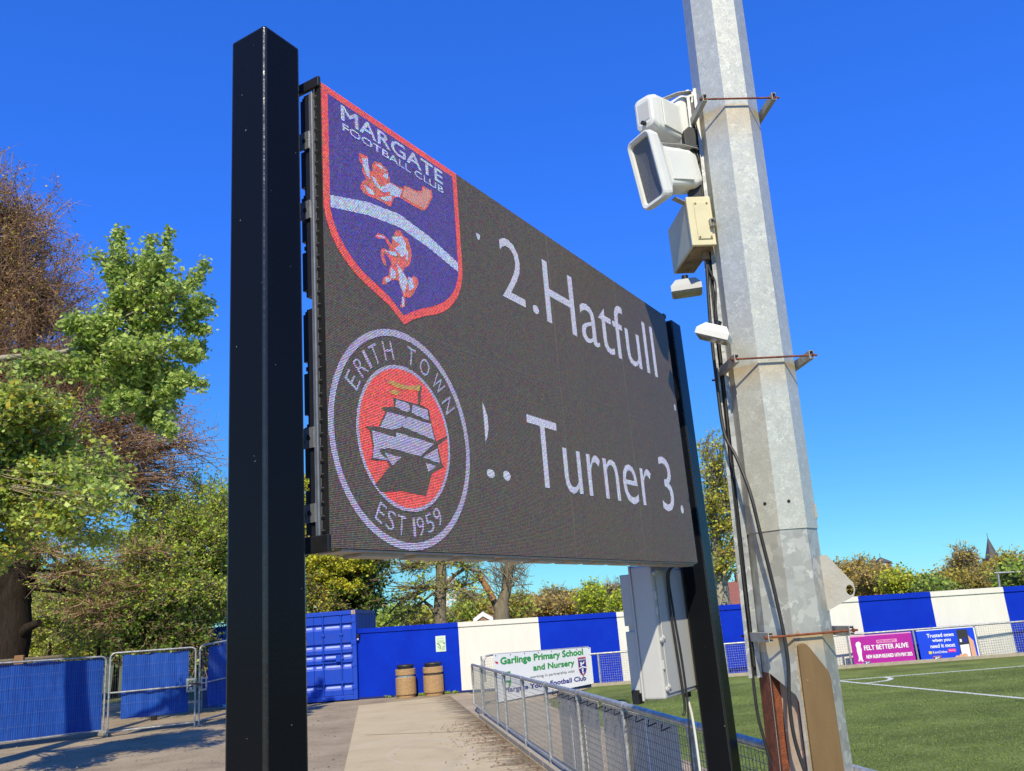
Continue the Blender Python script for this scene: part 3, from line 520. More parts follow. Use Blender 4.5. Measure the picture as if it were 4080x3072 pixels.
# ------------------------------------------------------------------ screen posts
def post(u_ridge, w_front, ztop, label):
    t = thing('screen_post', label, 'post', S(u_ridge + .07, w_front - .07, 0), 'square posts carrying the screen')
    c = S(u_ridge + .073, w_front - .073, ztop / 2)
    mb = MB(); mb.obox(c, U * .073, N * .073, UP * ztop / 2); sh_ = mb.build('shaft', [M['black_paint'], M['black_edge']], t, bevel=.010, seg=4); sh_.modifiers['bevel'].material = 1
    mb = MB(); mb.obox(S(u_ridge + .07, w_front - .160, ztop - .11), U * .035, N * .014, UP * .022); mb.build('fixing_box', M['black'], t, bevel=.003)
    mb = MB(); mb.obox(S(u_ridge + .07, w_front - .07, .006), U * .13, N * .13, UP * .008); mb.build('base_plate', M['black_paint'], t, bevel=.003)
    return t
post(-.200, -.033, 3.595, 'thick black square post left of the screen, nearest the camera')
post(3.054, -.007, 3.505, 'black square post right of the screen with the grey cabinet fixed to it')
# ------------------------------------------------------------------ control cabinet
t = thing('control_cabinet', 'grey plastic control cabinet fixed to the right screen post under the screen', 'cabinet', S(2.86, -.25, 1.345))
mb = MB(); mb.obox(S(2.895, -.228, 1.687), U * .26, N * .061, UP * .343); mb.build('lid_body', M['grey_plastic'], t, bevel=.012, seg=3)
mb = MB(); mb.obox(S(2.895, -.293, 1.687), U * .265, N * .006, UP * .348); mb.build('rim', M['grey_plastic'], t, bevel=.004)
mb = MB(); mb.obox(S(2.868, -.330, 1.857), U * .222, N * .031, UP * .135); mb.obox(S(2.868, -.330, 1.535), U * .222, N * .031, UP * .158); mb.obox(S(2.868, -.322, 1.70), U * .212, N * .022, UP * .03); mb.build('back_box', M['grey_plastic'], t, bevel=.005)
mb = MB(); mb.obox(S(2.90, -.163, 1.687), U * .225, N * .003, UP * .318); lid = mb.build('lid_panel', M['grey_plastic'], t, bevel=.004)
mb = MB()
for z in (1.98, 1.66, 1.40): mb.lathe([(0, 0), (.016, 0), (.018, .004), (.013, .008), (0, .008)], (0, 0, 0), 16)
for z in (1.985, 1.64, 1.395):
    mb = MB()
    for du in (0.0, .03):
        c = S(2.652 + du, -.164, z + du * .3); mb.tube([c, c + N * .010], .014, 14); mb.tube([c + N * .010, c + N * .014], .008, 10)
    mb.build('latch', M['grey_plastic'], t)
for z in (1.87, 1.79, 1.515): mb = MB(); mb.obox(S(2.650, -.164, z), U * .008, N * .006, UP * .022); mb.build('hinge', M['grey_plastic'], t, bevel=.002)
mb = MB(); mb.tube([S(3.05, -.21, 1.35), S(3.05, -.21, 1.315)], .022, 14); mb.build('cable_gland', M['black'], t)
mb = MB(); mb.obox(S(2.66, -.335, 1.36), U * .03, N * .02, UP * .035); mb.build('foot_bracket', M['black'], t)
def cable(name, label, pts, r, m, group=None, sub=6):
    pts = [np.array(p, float) for p in pts]; out = []
    for i in range(len(pts) - 1):
        p0 = pts[max(i - 1, 0)]; p1 = pts[i]; p2 = pts[i + 1]; p3 = pts[min(i + 2, len(pts) - 1)]
        for k in range(sub):
            q = k / sub; out.append(.5 * ((2 * p1) + (-p0 + p2) * q + (2 * p0 - 5 * p1 + 4 * p2 - p3) * q * q + (-p0 + 3 * p1 - 3 * p2 + p3) * q ** 3))
    out.append(pts[-1]); mb = MB(); mb.tube(out, r, 8); return tag(mb.build(name, m), label, 'cable', group)
cable('cable', 'thicker black cable hanging from the screen over the front of the grey cabinet', [S(2.80, -.05, 2.03), S(2.80, -.135, 1.99), S(2.80, -.148, 1.80), S(2.82, -.148, 1.55), S(2.835, -.148, 1.36), S(2.84, -.152, 1.27), S(2.825, -.16, 1.245)], .0075, M['rubber'])
cable('cable', 'thin black cable beside the thicker one, running down past the railing', [S(2.83, -.05, 2.03), S(2.83, -.14, 1.99), S(2.845, -.15, 1.80), S(2.88, -.15, 1.55), S(2.888, -.15, 1.33), S(2.885, -.16, 1.15), S(2.89, -.17, .9), S(2.95, -.17, .55), S(3.02, -.2, .1)], .006, M['rubber'])
cable('cable', 'white cable dropping from the bottom of the grey cabinet', [S(3.05, -.21, 1.32), S(3.048, -.205, 1.28), S(3.062, -.20, 1.2), S(3.075, -.2, 1.0), S(3.08, -.2, .6), S(3.08, -.2, .02)], .0075, M['white_plastic'])
# ------------------------------------------------------------------ floodlight mast
def mastc(z):
    az = 16.0 + .385 * (z - 1.05); return np.array([4.45 * math.sin(R(az)), 4.45 * math.cos(R(az)), z])
VA = 196.5
def oct_ring(z, r): c = mastc(z); return [c + r * DIR(VA + 45 * k) for k in range(8)]
mast = thing('floodlight_mast', 'tall octagonal galvanised floodlight mast leaning slightly right beside the pitch railing', 'mast', mastc(0))
def loft(rings, mb, skip=()):
    n = len(rings[0])
    for i in range(len(rings) - 1):
        for k in range(n):
            if (i, k) in skip: continue
            k2 = (k + 1) % n; mb.add([rings[i][k], rings[i][k2], rings[i + 1][k2], rings[i + 1][k]], [(3, 2, 1, 0)])
ZJ = 2.115
mb = MB(); rg = [oct_ring(z, r) for z, r in ((ZJ, .1785), (5.2, .1665), (14.0, .135))]; loft(rg, mb); mb.add(rg[-1], [tuple(range(8))]); mb.add(rg[0], [tuple(range(8))[::-1]])
mb.build('upper_shaft', M['galv'], mast, bevel=.006, seg=2)
zz = [(0.0, .1930), (.45, .1895), (1.49, .1800), (ZJ + .05, .1722)]
rg = [oct_ring(z, r) for z, r in zz]; mb = MB(); loft(rg, mb, skip={(1, 0)})
lower = mb.build('base_section', M['galv_base'], mast)
# cut opening on the front-left face (between vertex 0 and vertex 1)
b0, b1, t0, t1 = np.array(rg[1][0]), np.array(rg[1][1]), np.array(rg[2][0]), np.array(rg[2][1])
def fp(s, z):                       # s 0..1 from the front vertex to the left vertex
    q = (z - .45) / (1.49 - .45); return (b0 + (t0 - b0) * q) * (1 - s) + (b1 + (t1 - b1) * q) * s
open_ = [(.09, .47), (.985, .47), (.985, 1.472), (.90, 1.462), (.16, 1.375), (.09, 1.345)]
outer = [(0, .45), (1, .45), (1, 1.49), (.8, 1.49), (0, 1.49), (0, 1.3)]
mb = MB(); io = [fp(*p) for p in open_]; oo = [fp(*p) for p in outer]
for i in range(6):
    j = (i + 1) % 6; mb.add([oo[i], oo[j], io[j], io[i]], [(3, 2, 1, 0)])
mb.build('door_frame', M['galv_base'], mast)
nf = DIR(VA + 22.5)
mb = MB(); ii = [p - nf * .05 for p in io]
for i in range(6):
    j = (i + 1) % 6; mb.add([io[i], io[j], ii[j], ii[i]], [(0, 1, 2, 3)])
mb.build('opening_edge', mat('shaded_edge_rust', (.03, .015, .01), .8, vary=(.10, .03, .012), scale=20), mast)  # rust taken near black, with the recess shadow put into its colour
mb = MB()                           # folded, rust-stained tray seen through the opening
f2 = lambda s, z, d: fp(s, z) - nf * d
mb.add([f2(.04, .44, .010), f2(.30, .44, .052), f2(.30, 1.5, .052), f2(.04, 1.5, .010)], [(0, 1, 2, 3)], 1)
mb.add([f2(.30, .44, .052), f2(.84, .44, .052), f2(.84, 1.5, .052), f2(.30, 1.5, .052)], [(0, 1, 2, 3)])
mb.add([f2(.84, .44, .052), f2(1.03, .44, .012), f2(1.03, 1.5, .012), f2(.84, 1.5, .052)], [(0, 1, 2, 3)], 1)
mb.build('inner_tray', [M['rust_wash'], M['rust']], mast)
# rust-run side of the base left of the opening
p1, p2 = [np.array(rg[1][k]) for k in (1, 2)]; q1, q2 = [np.array(rg[2][k]) for k in (1, 2)]; nl = DIR(VA + 67.5)
def fl(u_, z): q = (z - .45) / 1.04; return (p1 + (q1 - p1) * q) * (1 - u_) + (p2 + (q2 - p2) * q) * u_ + nl * .0012
mb = MB(); mb.add([fl(0, .1), fl(1, .1), fl(1, 1.478), fl(0, 1.472)], [(3, 2, 1, 0)]); mb.build('rust_run', M['rust'], mast)
# closed door on the front-right face (between vertex 7 and vertex 0)
b0, b7 = np.array(rg[1][0]), np.array(rg[1][7]); t0, t7 = np.array(rg[2][0]), np.array(rg[2][7])
def fr(s, z): q = (z - .45) / 1.04; return (b0 + (t0 - b0) * q) * (1 - s) + (b7 + (t7 - b7) * q) * s
nr = DIR(VA - 22.5)
dp_ = [(.06, .40), (1.05, .40), (1.05, 1.425), (1.03, 1.452), (.98, 1.472), (.46, 1.578), (.36, 1.592), (.26, 1.597), (.14, 1.596), (.08, 1.588), (.06, 1.572)]
mb = MB(); dd = [fr(*p) + nr * .001 for p in dp_]; de = [p + nr * .014 for p in dd]; n5 = len(dd)
mb.add(dd + de, [tuple(range(n5, 2 * n5))] + [(i, (i + 1) % n5, n5 + (i + 1) % n5, n5 + i) for i in range(n5)])
door = mb.build('access_door', M['tan'], mast, bevel=.002)
mb = MB(); c = fr(.6, .72) + nr * .016; mb.tube([c - nr * .002, c + nr * .002], .006, 8); mb.build('lock', M['white_plastic'], door)
mb = MB(); dd = [fr(s, z) + nr * .0006 for s, z in ((.0, .42), (.07, .42), (.07, 1.59), (.27, 1.625), (.2, 1.66), (.0, 1.63))]
mb.add(dd, [tuple(range(6))]); mb.build('stained_sealant', mat('sealant', (.36, .30, .21), .8, vary=(.25, .19, .12), scale=14, bump=.5), mast)
# lifting lug on the right
lu = DIR(VA - 90 + 4); ctr = mastc(1.85)
mb = MB(); lugp = [(.165, 1.985), (.20, 1.985), (.30, 1.845), (.3045, 1.815), (.295, 1.785), (.165, 1.725)]
hole = [(.281 + .017 * math.cos(a), 1.815 + .024 * math.sin(a)) for a in np.linspace(0, 2 * math.pi, 15)[:-1]]
bm = bmesh.new(); to = DIR(VA)
def lp(x, z, dth): c = mastc(z); return c + lu * x + to * dth
for dth in (.006, .0):
    e = []
    for loop in (lugp, hole):
        vs_ = [bm.verts.new(Vector(lp(x, z, dth) - ORG[mast])) for x, z in loop]
        e += [bm.edges.new((vs_[i], vs_[(i + 1) % len(vs_)])) for i in range(len(vs_))]
    bmesh.ops.triangle_fill(bm, use_beauty=True, use_dissolve=False, edges=e)
for loop in (lugp, hole):
    for i in range(len(loop)):
        a, b = loop[i], loop[(i + 1) % len(loop)]
        bm.faces.new([bm.verts.new(Vector(lp(*q) - ORG[mast])) for q in ((*a, .006), (*b, .006), (*b, .0), (*a, .0))])
bmesh.ops.remove_doubles(bm, verts=bm.verts, dist=1e-5); bmesh.ops.recalc_face_normals(bm, faces=bm.faces)
me = bpy.data.meshes.new('lifting_lug'); bm.to_mesh(me); bm.free(); me.materials.append(M['lug'])
o = bpy.data.objects.new('lifting_lug', me); link(o); o.parent = mast
mb = MB()
for s, z in ((.42, 2.235),):
    pass
for az in (VA + 22.5 - 4, VA - 22.5 + 2):
    c = mastc(2.245) + DIR(az) * (.1735 * math.cos(R(22.5)) + .0035); mb.tube([c, c + DIR(az) * .003], .008, 10)
mb.build('bolt_hole', M['black'], mast)
mb = MB(); c = mastc(2.2) + DIR(VA - 90) * .178; mb.obox(c, DIR(VA - 90) * .006, DIR(VA) * .012, UP * .035); mb.build('earth_tab', M['galv_rail'], mast)
mb = MB(); mb.obox(mastc(0.02), DIR(VA) * .30, DIR(VA + 90) * .30, UP * .018); mb.build('base_plate', M['galv_base'], mast, bevel=.004)
# clamped channel with arms and rods
E1, E2 = DIR(84), DIR(174)
ch = thing('cable_channel', 'long galvanised cable channel clamped up the left side of the mast', 'cable channel', mastc(1.4) - E1 * .2)
def chc(z): return mastc(z) * 1.0
chl = []
def chan(z, a, b):                  # point on the channel cross-section: a along its width, b towards the camera
    d = 4.43; az = 13.20 + (z - 1.45) * .485 + math.degrees(a / d); r = d - b
    return np.array([math.sin(R(az)) * r, math.cos(R(az)) * r, z])
mb = MB(); W2, TH = .064, .004
prof = [(0, .03), (.017, .03), (.017, .027), (TH, .027), (TH, 0), (W2 - TH, 0), (W2 - TH, .027), (W2 - .024, .027), (W2 - .024, .03), (W2, .03), (W2, -.004), (0, -.004)]
zs_ = [1.45, 2.5, 3.5, 4.62]; rings = [[chan(z, a, b) for a, b in prof] for z in zs_]; n = len(prof)
for i in range(len(zs_) - 1):
    for k in range(n): k2 = (k + 1) % n; mb.add([rings[i][k], rings[i][k2], rings[i + 1][k2], rings[i + 1][k]], [(0, 1, 2, 3)])
mb.build('channel', M['galv_rail'], ch)
ci = MB(); ci.add([chan(1.46, .006, .006), chan(1.46, W2 - .006, .006), chan(4.55, W2 - .006, .006), chan(4.55, .006, .006)], [(0, 1, 2, 3)]); ci.build('shade_sheet', M['black'], ch)  # black sheet added to stand for the shade inside the channel
for k, (zc, full) in enumerate(((4.415, True), (2.955, True), (1.635, True), (3.74, False))):
    c = mastc(zc)
    for s in ((-1, 1) if full else (-1,)):
        a = c + E1 * s * .192 - E2 * .10; b = c + E1 * s * .192 + E2 * (.205 if full else .10)
        ax = (b - a) / 2; mid = (a + b) / 2
        mb = MB(); mb.obox(mid - E1 * .008, ax, E1 * .002, UP * .0205)
        mb.obox(mid + UP * .0195 + E1 * .003, ax, E1 * .0095, UP * .0012); mb.obox(mid - UP * .0195 + E1 * .003, ax, E1 * .0095, UP * .0012)
        mb.obox(mid + UP * .0150 + E1 * .0125, ax, E1 * .0012, UP * .0055); mb.obox(mid - UP * .0150 + E1 * .0125, ax, E1 * .0012, UP * .0055)
        mb.build('clamp_arm', M['galv_old'], ch)
    if full:
        mb = MB(); mb.tube([c - E1 * .215 + E2 * .188, c + E1 * .23 + E2 * .188], .0052, 8); rd = mb.build('threaded_rod', M['rust'], ch)
        mb = MB(); mb.tube([c - E1 * .19 - E2 * .19, c + E1 * .205 - E2 * .19], .0052, 8); mb.build('threaded_rod', M['rust'], ch)
        mb = MB()
        for s in (-.207, .21): mb.tube([c + E1 * (s - .004) + E2 * .188, c + E1 * (s + .004) + E2 * .188], .010, 6, smooth=False)
        mb.build('nut', M['rust'], rd)
# cables in and around the channel
cable('cable', 'bundle of black cable running inside the channel on the mast', [chan(z, .026 + .006 * math.sin(z * 5), .016) for z in np.linspace(1.5, 4.2, 14)], .008, M['rubber'], sub=3)
cc = lambda a, el, d: A(a, el, d)
def mf(az, z, d=4.235): return A(az, (z - CAMH) / d, d)
cable('cable', 'loose black cable swinging right out of the channel across the foot of the mast', [chan(3.55, .012, .036), chan(3.2, -.002, .05), chan(2.85, .0, .06), chan(2.62, .01, .08), mf(14.45, 2.48, 4.3), mf(14.95, 2.30, 4.25), mf(15.2, 2.1), mf(15.45, 1.9), mf(15.62, 1.72), mf(15.68, 1.6), mf(15.64, 1.50), mf(15.42, 1.38), mf(15.33, 1.28), mf(15.38, 1.18), mf(15.7, 1.05), mf(16.2, .9), mf(16.6, .6), mf(16.7, .03)], .0088, M['rubber'])
cable('cable', 'grey bundled cable hanging from the bottom end of the channel to the railing', [chan(1.50, .02, .02), chan(1.38, .02, .02), chan(1.28, .024, .02), chan(1.20, .036, .02), chan(1.08, .06, .02), chan(.96, .10, .02), chan(.8, .13, .02), chan(.02, .15, .0)], .0075, M['rubber'])
# junction box on the channel
t = thing('junction_box', 'cream square junction box clamped to the mast below the loudspeakers', 'junction box', A(13.4, .41, 4.5))
fd = 4.30; ctr0 = A(14.45, .457, fd); hw, hh, dpth = .0625, .137, .375
mb = MB(); mb.obox(ctr0 - E2 * (.02 + dpth / 2), E1 * hw * .98, E2 * dpth / 2, UP * hh); mb.build('box_body', M['cream'], t, bevel=.006)
mb = MB(); mb.obox(ctr0 - E2 * .010, E1 * (hw + .004), E2 * .010, UP * (hh + .005)); lidb = mb.build('lid', M['cream'], t, bevel=.005)
mb = MB(); mb.obox(ctr0 + E2 * .003 + E1 * .010, E1 * .040, E2 * .003, UP * .108); mb.build('lid_panel', M['cream'], lidb, bevel=.003)
mb = MB()
for sx in (-1, 1):
    for sz in (-1, 1): q = ctr0 + E2 * .006 + E1 * (.010 + sx * .031) + UP * sz * .098; mb.tube([q, q + E2 * .003], .006, 8)
mb.build('screw', M['cream_rust'], lidb)
mb = MB(); mb.obox(ctr0 - E2 * .20 - UP * (hh + .0035), E1 * .05, E2 * .17, UP * .003); mb.build('stained_underside', M['cream_rust'], t)
mb = MB(); q = ctr0 - E2 * .09 - UP * hh + E1 * .03; mb.tube([q, q - UP * .05], .02, 10); mb.build('cable_gland', M['cream_rust'], t)
cable('cable', 'short black cable looping from the junction box down into the channel', [q - UP * .04, q - UP * .12 + E1 * .01, q - UP * .2 + E1 * .03, chan(3.25, .03, .03), chan(3.0, .03, .025)], .007, M['rubber'])
# small lamps
def lamp(name, label, c, axl, axd, axu, L, D, H, cap):
    t = thing(name, label, 'floodlight', c)
    mb = MB(); o = np.array(c, float)
    def q(a, b, z): return o + axl * a + axd * b + axu * z
    lo = [q(sx * L / 2, sy * D / 2, 0) for sx, sy in ((-1, -1), (1, -1), (1, 1), (-1, 1))]
    mi_ = [q(sx * L / 2, sy * D / 2, H * .42) for sx, sy in ((-1, -1), (1, -1), (1, 1), (-1, 1))]
    hi = [q(sx * L * .32, sy * D * .22, H) for sx, sy in ((-1, -1), (1, -1), (1, 1), (-1, 1))]
    for a, b in ((lo, mi_), (mi_, hi)):
        for k in range(4): k2 = (k + 1) % 4; mb.add([a[k], a[k2], b[k2], b[k]], [(0, 1, 2, 3)])
    mb.add(hi, [(0, 1, 2, 3)]); mb.add(lo, [(3, 2, 1, 0)])
    mb.build('housing', cap, t, bevel=.006, seg=3)
    mb = MB(); mb.obox(q(0, 0, -.004), axl * L * .44, axd * D * .42, axu * .004); mb.build('lens', M['lens'], t)
    mb = MB(); mb.tube([q(0, 0, H * .9), q(0, 0, H * 1.35)], .018, 10); mb.build('swivel', M['black'], t)
    return t
lamp('small_floodlight', 'small grey floodlight hung under the cream junction box', A(12.78, .366, 4.5), E1 * .95 + E2 * .3, E2 * .95 - E1 * .3, UP, .165, .12, .075, M['grey_plastic'])
xl = E1 * .80 - UP * .42 + E2 * .42; xl = xl / np.linalg.norm(xl); xd = np.cross(UP, xl); xd /= np.linalg.norm(xd); xu = np.cross(xl, xd)
lamp('small_floodlight', 'small white floodlight tilted down on the channel just above the right screen post', A(14.05, .3035, 4.2), xl, -xd, xu, .168, .11, .07, M['white_plastic'])
# loudspeakers
def rrect(w_, h_, r_, n=5):
    pts = []
    for cx, cy, a0 in ((w_ / 2 - r_, h_ / 2 - r_, 0), (-w_ / 2 + r_, h_ / 2 - r_, 90), (-w_ / 2 + r_, -h_ / 2 + r_, 180), (w_ / 2 - r_, -h_ / 2 + r_, 270)):
        pts += [(cx + r_ * math.cos(R(a0 + 90 * k / (n - 1))), cy + r_ * math.sin(R(a0 + 90 * k / (n - 1)))) for k in range(n)]
    return pts
def speaker(label, mouth, az, tilt, roll=0):
    f = DIR(az) * math.cos(R(tilt)) - UP * math.sin(R(tilt)); rt = np.cross(f, UP); rt /= np.linalg.norm(rt); up = np.cross(rt, f)
    t = thing('loudspeaker', label, 'loudspeaker', mouth - f * .15, 'horn loudspeakers on the mast')
    def rings(secs): return [[mouth + f * d + rt * x + up * y * (1) for x, y in rrect(w_ * .96, h_ * .94, r_)] for d, w_, h_, r_ in secs]
    secs = [(-.335, .10, .16, .03), (-.328, .125, .20, .03), (-.29, .138, .235, .03), (-.10, .150, .262, .03), (-.085, .158, .30, .03), (-.055, .195, .40, .03), (-.02, .205, .425, .035), (.004, .200, .42, .035), (.008, .185, .405, .03), (.002, .155, .37, .02), (-.03, .14, .35, .02)]
    rg = rings(secs); mb = MB(); n = len(rg[0]); mb.add(rg[0][::-1], [tuple(range(n))])
    for i in range(len(rg) - 1):
        for k in range(n): k2 = (k + 1) % n; mb.add([rg[i][k], rg[i][k2], rg[i + 1][k2], rg[i + 1][k]], [(3, 2, 1, 0)], smooth=True)
    body = mb.build('horn_body', M['white_plastic'], t)
    for s in (1, -1):                # raised side panels
        mb = MB(); mb.obox(mouth - f * .18 + rt * s * .074, f * .075, rt * .004, up * .085); mb.build('side_panel', M['white_plastic'], body, bevel=.003)
    mb = MB(); gr = [[mouth + f * d + rt * x + up * y for x, y in rrect(w_, h_, .02)] for d, w_, h_ in ((-.012, .150, .342), (-.022, .07, .2), (-.026, .041, .041))]
    for i in range(2):
        for k in range(n): k2 = (k + 1) % n; mb.add([gr[i][k], gr[i][k2], gr[i + 1][k2], gr[i + 1][k]], [(3, 2, 1, 0)], smooth=True)
    mb.add(gr[2], [tuple(range(n))[::-1]]); mb.build('grille', M['grille'], t)
    mb = MB(); mb.obox(mouth - f * .3362, rt * .036, up * .055, f * .0012); mb.build('rating_plate', M['grey_plastic'], t)
    mb = MB(); mb.tube([mouth - f * .33 - up * .07, mouth - f * .36 - up * .075], .012, 8); mb.build('cable_entry', M['rubber'], t)
    for s in (1, -1):
        mb = MB(); a = mouth - f * .14 + up * s * .16; e = chan(float(np.clip(mouth[2] + s * .18, 1.6, 4.6)), .03, .03)
        mid = a * .45 + e * .55 + UP * s * .012; dirv = (mid - a) / 2
        nn_ = np.cross(dirv, UP); nn_ /= np.linalg.norm(nn_)
        mb.obox((a + mid) / 2, dirv, nn_ * .018, UP * .002); d2 = (e - mid) / 2; mb.obox((e + mid) / 2, d2, nn_ * .018, UP * .002)
        mb.build('yoke', M['galv_old'], t)
    return t
speaker('lower white horn loudspeaker showing its dark grille, facing left over the ground', A(11.12, .539, 4.18), 240, 9)
speaker('upper white horn loudspeaker turned away, showing its rear plate', A(13.9, .582, 4.52), 46, 1)
for z, lab in ((4.30, 'upper black cable coupling box on the channel behind the loudspeakers'), (3.98, 'lower black cable coupling box on the channel behind the loudspeakers')):
    t = thing('coupling_box', lab, 'coupling box', chan(z, -.01, .0)); mb = MB(); c = chan(z, -.01, .01)
    mb.prism([(-.045, -.055), (.02, -.075), (.03, .06), (-.01, .075), (-.045, .045)], c, E1, UP, E2 * .05); mb.build('box_body', M['rubber'], t, bevel=.006)
    mb = MB(); mb.tube([c - UP * .06 + E2 * .02, c - UP * .14 + E2 * .02 + E1 * .02], .016, 8); mb.build('cable_boot', M['rubber'], t)
# ------------------------------------------------------------------ near railing
ZR = 1.0
def rp_(y, z): return np.array([rail(y), y, z])
def mesh_panel(p, q, z0, z1, pitch_h, pitch_v, r, z0q=None, z1q=None):
    """wire grid from p to q as four-sided rods"""
    p, q = np.array(p, float), np.array(q, float); L = np.linalg.norm(q - p); t = (q - p) / L; nn = np.cross(t, UP)
    z0q = z0 if z0q is None else z0q; z1q = z1 if z1q is None else z1q
    mb = MB(); nh = max(2, int((z1 - z0) / pitch_h)); nv = max(2, int(L / pitch_v))
    for i in range(nh + 1):
        k = i / nh; a = p + UP * (z0 + (z1 - z0) * k); b = q + UP * (z0q + (z1q - z0q) * k)
        mb.obox((a + b) / 2, (b - a) / 2, nn * r, UP * r)
    for i in range(nv + 1):
        k = i / nv; a = p + (q - p) * k; lo = z0 + (z0q - z0) * k; hi = z1 + (z1q - z1) * k
        mb.obox(a + UP * (lo + hi) / 2 + nn * 2.2 * r, UP * (hi - lo) / 2, nn * r, t * r)
    return mb
rl_t = thing('perimeter_railing', 'grey tubular railing with wire mesh running from the path corner past the mast', 'railing', rp_(11.4, 0))
ptop = [(19.2, .955), (16.5, .965), (13.0, .985), (9.6, 1.01), (5.0, 1.015), (1.2, 1.02)]
mb = MB(); path = [rp_(19.25, .55), rp_(19.25, .92), rp_(19.2, .955)] + [rp_(y, z) for y, z in ptop[1:]]; mb.tube(path, .026, 12); mb.build('top_rail', M['galv_rail'], rl_t)
mb = MB(); mb.tube([rp_(19.25, .6), rp_(19.25, .15), rp_(16, .13), rp_(1.2, .13)], .019, 10); mb.build('bottom_rail', M['galv_rail'], rl_t)
def ztop(y): return float(np.interp(-y, [-a for a, _ in ptop], [b for _, b in ptop]))
post_y = [17.75, 15.75, 14.8, 13.05, 11.35, 9.64, 7.95, 6.35, 4.75, 3.1, 1.5]
for y in post_y:
    mb = MB(); mb.tube([rp_(y, -.05), rp_(y, ztop(y))], .024, 12); p = mb.build('post', M['galv_rail'], rl_t)
    mb = MB(); mb.tube([rp_(y + .045, ztop(y)), rp_(y - .045, ztop(y))], .033, 12); mb.tube([rp_(y, ztop(y) - .075), rp_(y, ztop(y) - .02)], .030, 12); mb.tube([rp_(y, .105), rp_(y, .155)], .030, 12); mb.build('clamp', M['galv_rail'], p)
for a, b in zip([19.2] + post_y[:-1], post_y):
    d = (rp_(b, 0) - rp_(a, 0)); d /= np.linalg.norm(d); off = np.cross(d, UP) * -.0
    mesh_panel(rp_(a, 0) + d * .03, rp_(b, 0) - d * .03, .155, ztop(a) - .04, .058, .05, .0016, .155, ztop(b) - .04).build('mesh_panel', M['mesh_wire'], rl_t)
# short return of railing at the far corner
rt_t = thing('perimeter_railing', 'short return of grey tubular railing holding the white school banner', 'railing', (-.9, 20.9, 0))
BA, BB = np.array([-.98, 20.62, 0]), np.array([1.42, 23.25, 0])
mb = MB(); tb = (BB - BA) / np.linalg.norm(BB - BA); mb.tube([BA - tb * .25 + UP * .5, BA - tb * .25 + UP * .97, BA - tb * .16 + UP * 1.06, BA + UP * 1.07, BB + UP * .98], .024, 10); mb.build('top_rail', M['galv_rail'], rt_t)
for k in (-.09, .36, .75, 1.0):
    q = BA + (BB - BA) * k; mb = MB(); mb.tube([q - UP * .03, q + UP * (1.06 - .08 * k)], .022, 10); mb.build('post', M['galv_rail'], rt_t)
mesh_panel(BA - tb * .28, BA + tb * .1, .15, 1.0, .06, .06, .002).build('mesh_panel', M['galv_old'], rt_t)
# advertising boards seen from behind on the near railing
for y0, y1, lab in ((10.85, 9.0, 'weathered back of the advertising board farther along the railing'), (8.85, 6.75, 'weathered back of the advertising board nearer the grey cabinet')):
    t = thing('advertising_board', lab, 'advertising board', rp_((y0 + y1) / 2, .5), 'boards hung on the near railing')
    d = rp_(y1, 0) - rp_(y0, 0); L = np.linalg.norm(d); d /= L; nn = np.array([-d[1], d[0], 0]); nn = nn if nn[0] > 0 else -nn
    mb = MB(); c = (rp_(y0, 0) + rp_(y1, 0)) / 2 + nn * .045; c[2] = .56; mb.obox(c, d * L / 2, nn * .004, UP * .40); mb.build('panel', M['board_back'], t)
    for k in (.33, .66): mb = MB(); c2 = rp_(y0 + (y1 - y0) * k, .56) + nn * .037; mb.obox(c2, d * .018, nn * .004, UP * .39); mb.build('batten', M['banner_white'], t)
    for k in np.linspace(.05, .95, 7):
        mb = MB(); q = rp_(y0 + (y1 - y0) * k, .97) + nn * .03; mb.tube([q - nn * .06, q - nn * .075 - UP * .05, q - UP * .03], .006, 5); mb.build('cable_tie', M['black'], t)
# ------------------------------------------------------------------ boundary wall
def wl(px): # wall line: pixel column on the wall base line
    r = ray(px, 1511 + (px - 775) * -.067); a = np.array([-5.0, 25.36]); b = np.array([11.06, 22.54]); d = b - a
    n_ = np.array([d[1], -d[0]]); k = n_.dot(a) / n_.dot(r[:2]); return r[:2] * k
wall = thing('boundary_wall', 'long masonry wall painted in alternating blue and white blocks behind the pitch', 'wall', (3, 24, 0))
wt = np.array([11.06 + 5.0, 22.54 - 25.36, 0]); wt /= np.linalg.norm(wt); wn = np.array([wt[1], -wt[0], 0])   # wn faces the camera
edges = [774, 998, 1175, 1347, 1524, 1702, 1879, 2038, 2198, 2370]
def wtop(x): return 1.915 + (x + 5.0) * (1.665 - 1.915) / 16.06
for i in range(len(edges) - 1):
    a, b = wl(edges[i]), wl(edges[i + 1])
    if i == 0: a = np.array([-5.0, 25.36]) - wt[:2] * .03
    blue = i % 2 == 0; m_ = M['wall_blue'] if blue else M['wall_white']
    za, zb = wtop(a[0]), wtop(b[0]); A3, B3 = np.array([*a, 0]), np.array([*b, 0])
    mb = MB(); th = wn * -.20
    vv = [A3 - UP * .1, B3 - UP * .1, B3 + UP * (zb - .13), A3 + UP * (za - .13)]
    mb.add(vv + [p + th for p in vv], [(0, 1, 2, 3), (7, 6, 5, 4), (0, 4, 5, 1), (3, 2, 6, 7), (1, 5, 6, 2), (4, 0, 3, 7)])
    pn = mb.build('blue_block' if blue else 'white_block', m_, wall)
    mb = MB(); vv = [A3 + UP * (za - .128) + wn * .03, B3 + UP * (zb - .128) + wn * .03, B3 + UP * zb + wn * .03, A3 + UP * za + wn * .03]
    mb.add(vv + [p + wn * -.26 for p in vv], [(0, 1, 2, 3), (7, 6, 5, 4), (0, 4, 5, 1), (3, 2, 6, 7), (1, 5, 6, 2), (4, 0, 3, 7)])
    mb.build('coping', m_, pn)
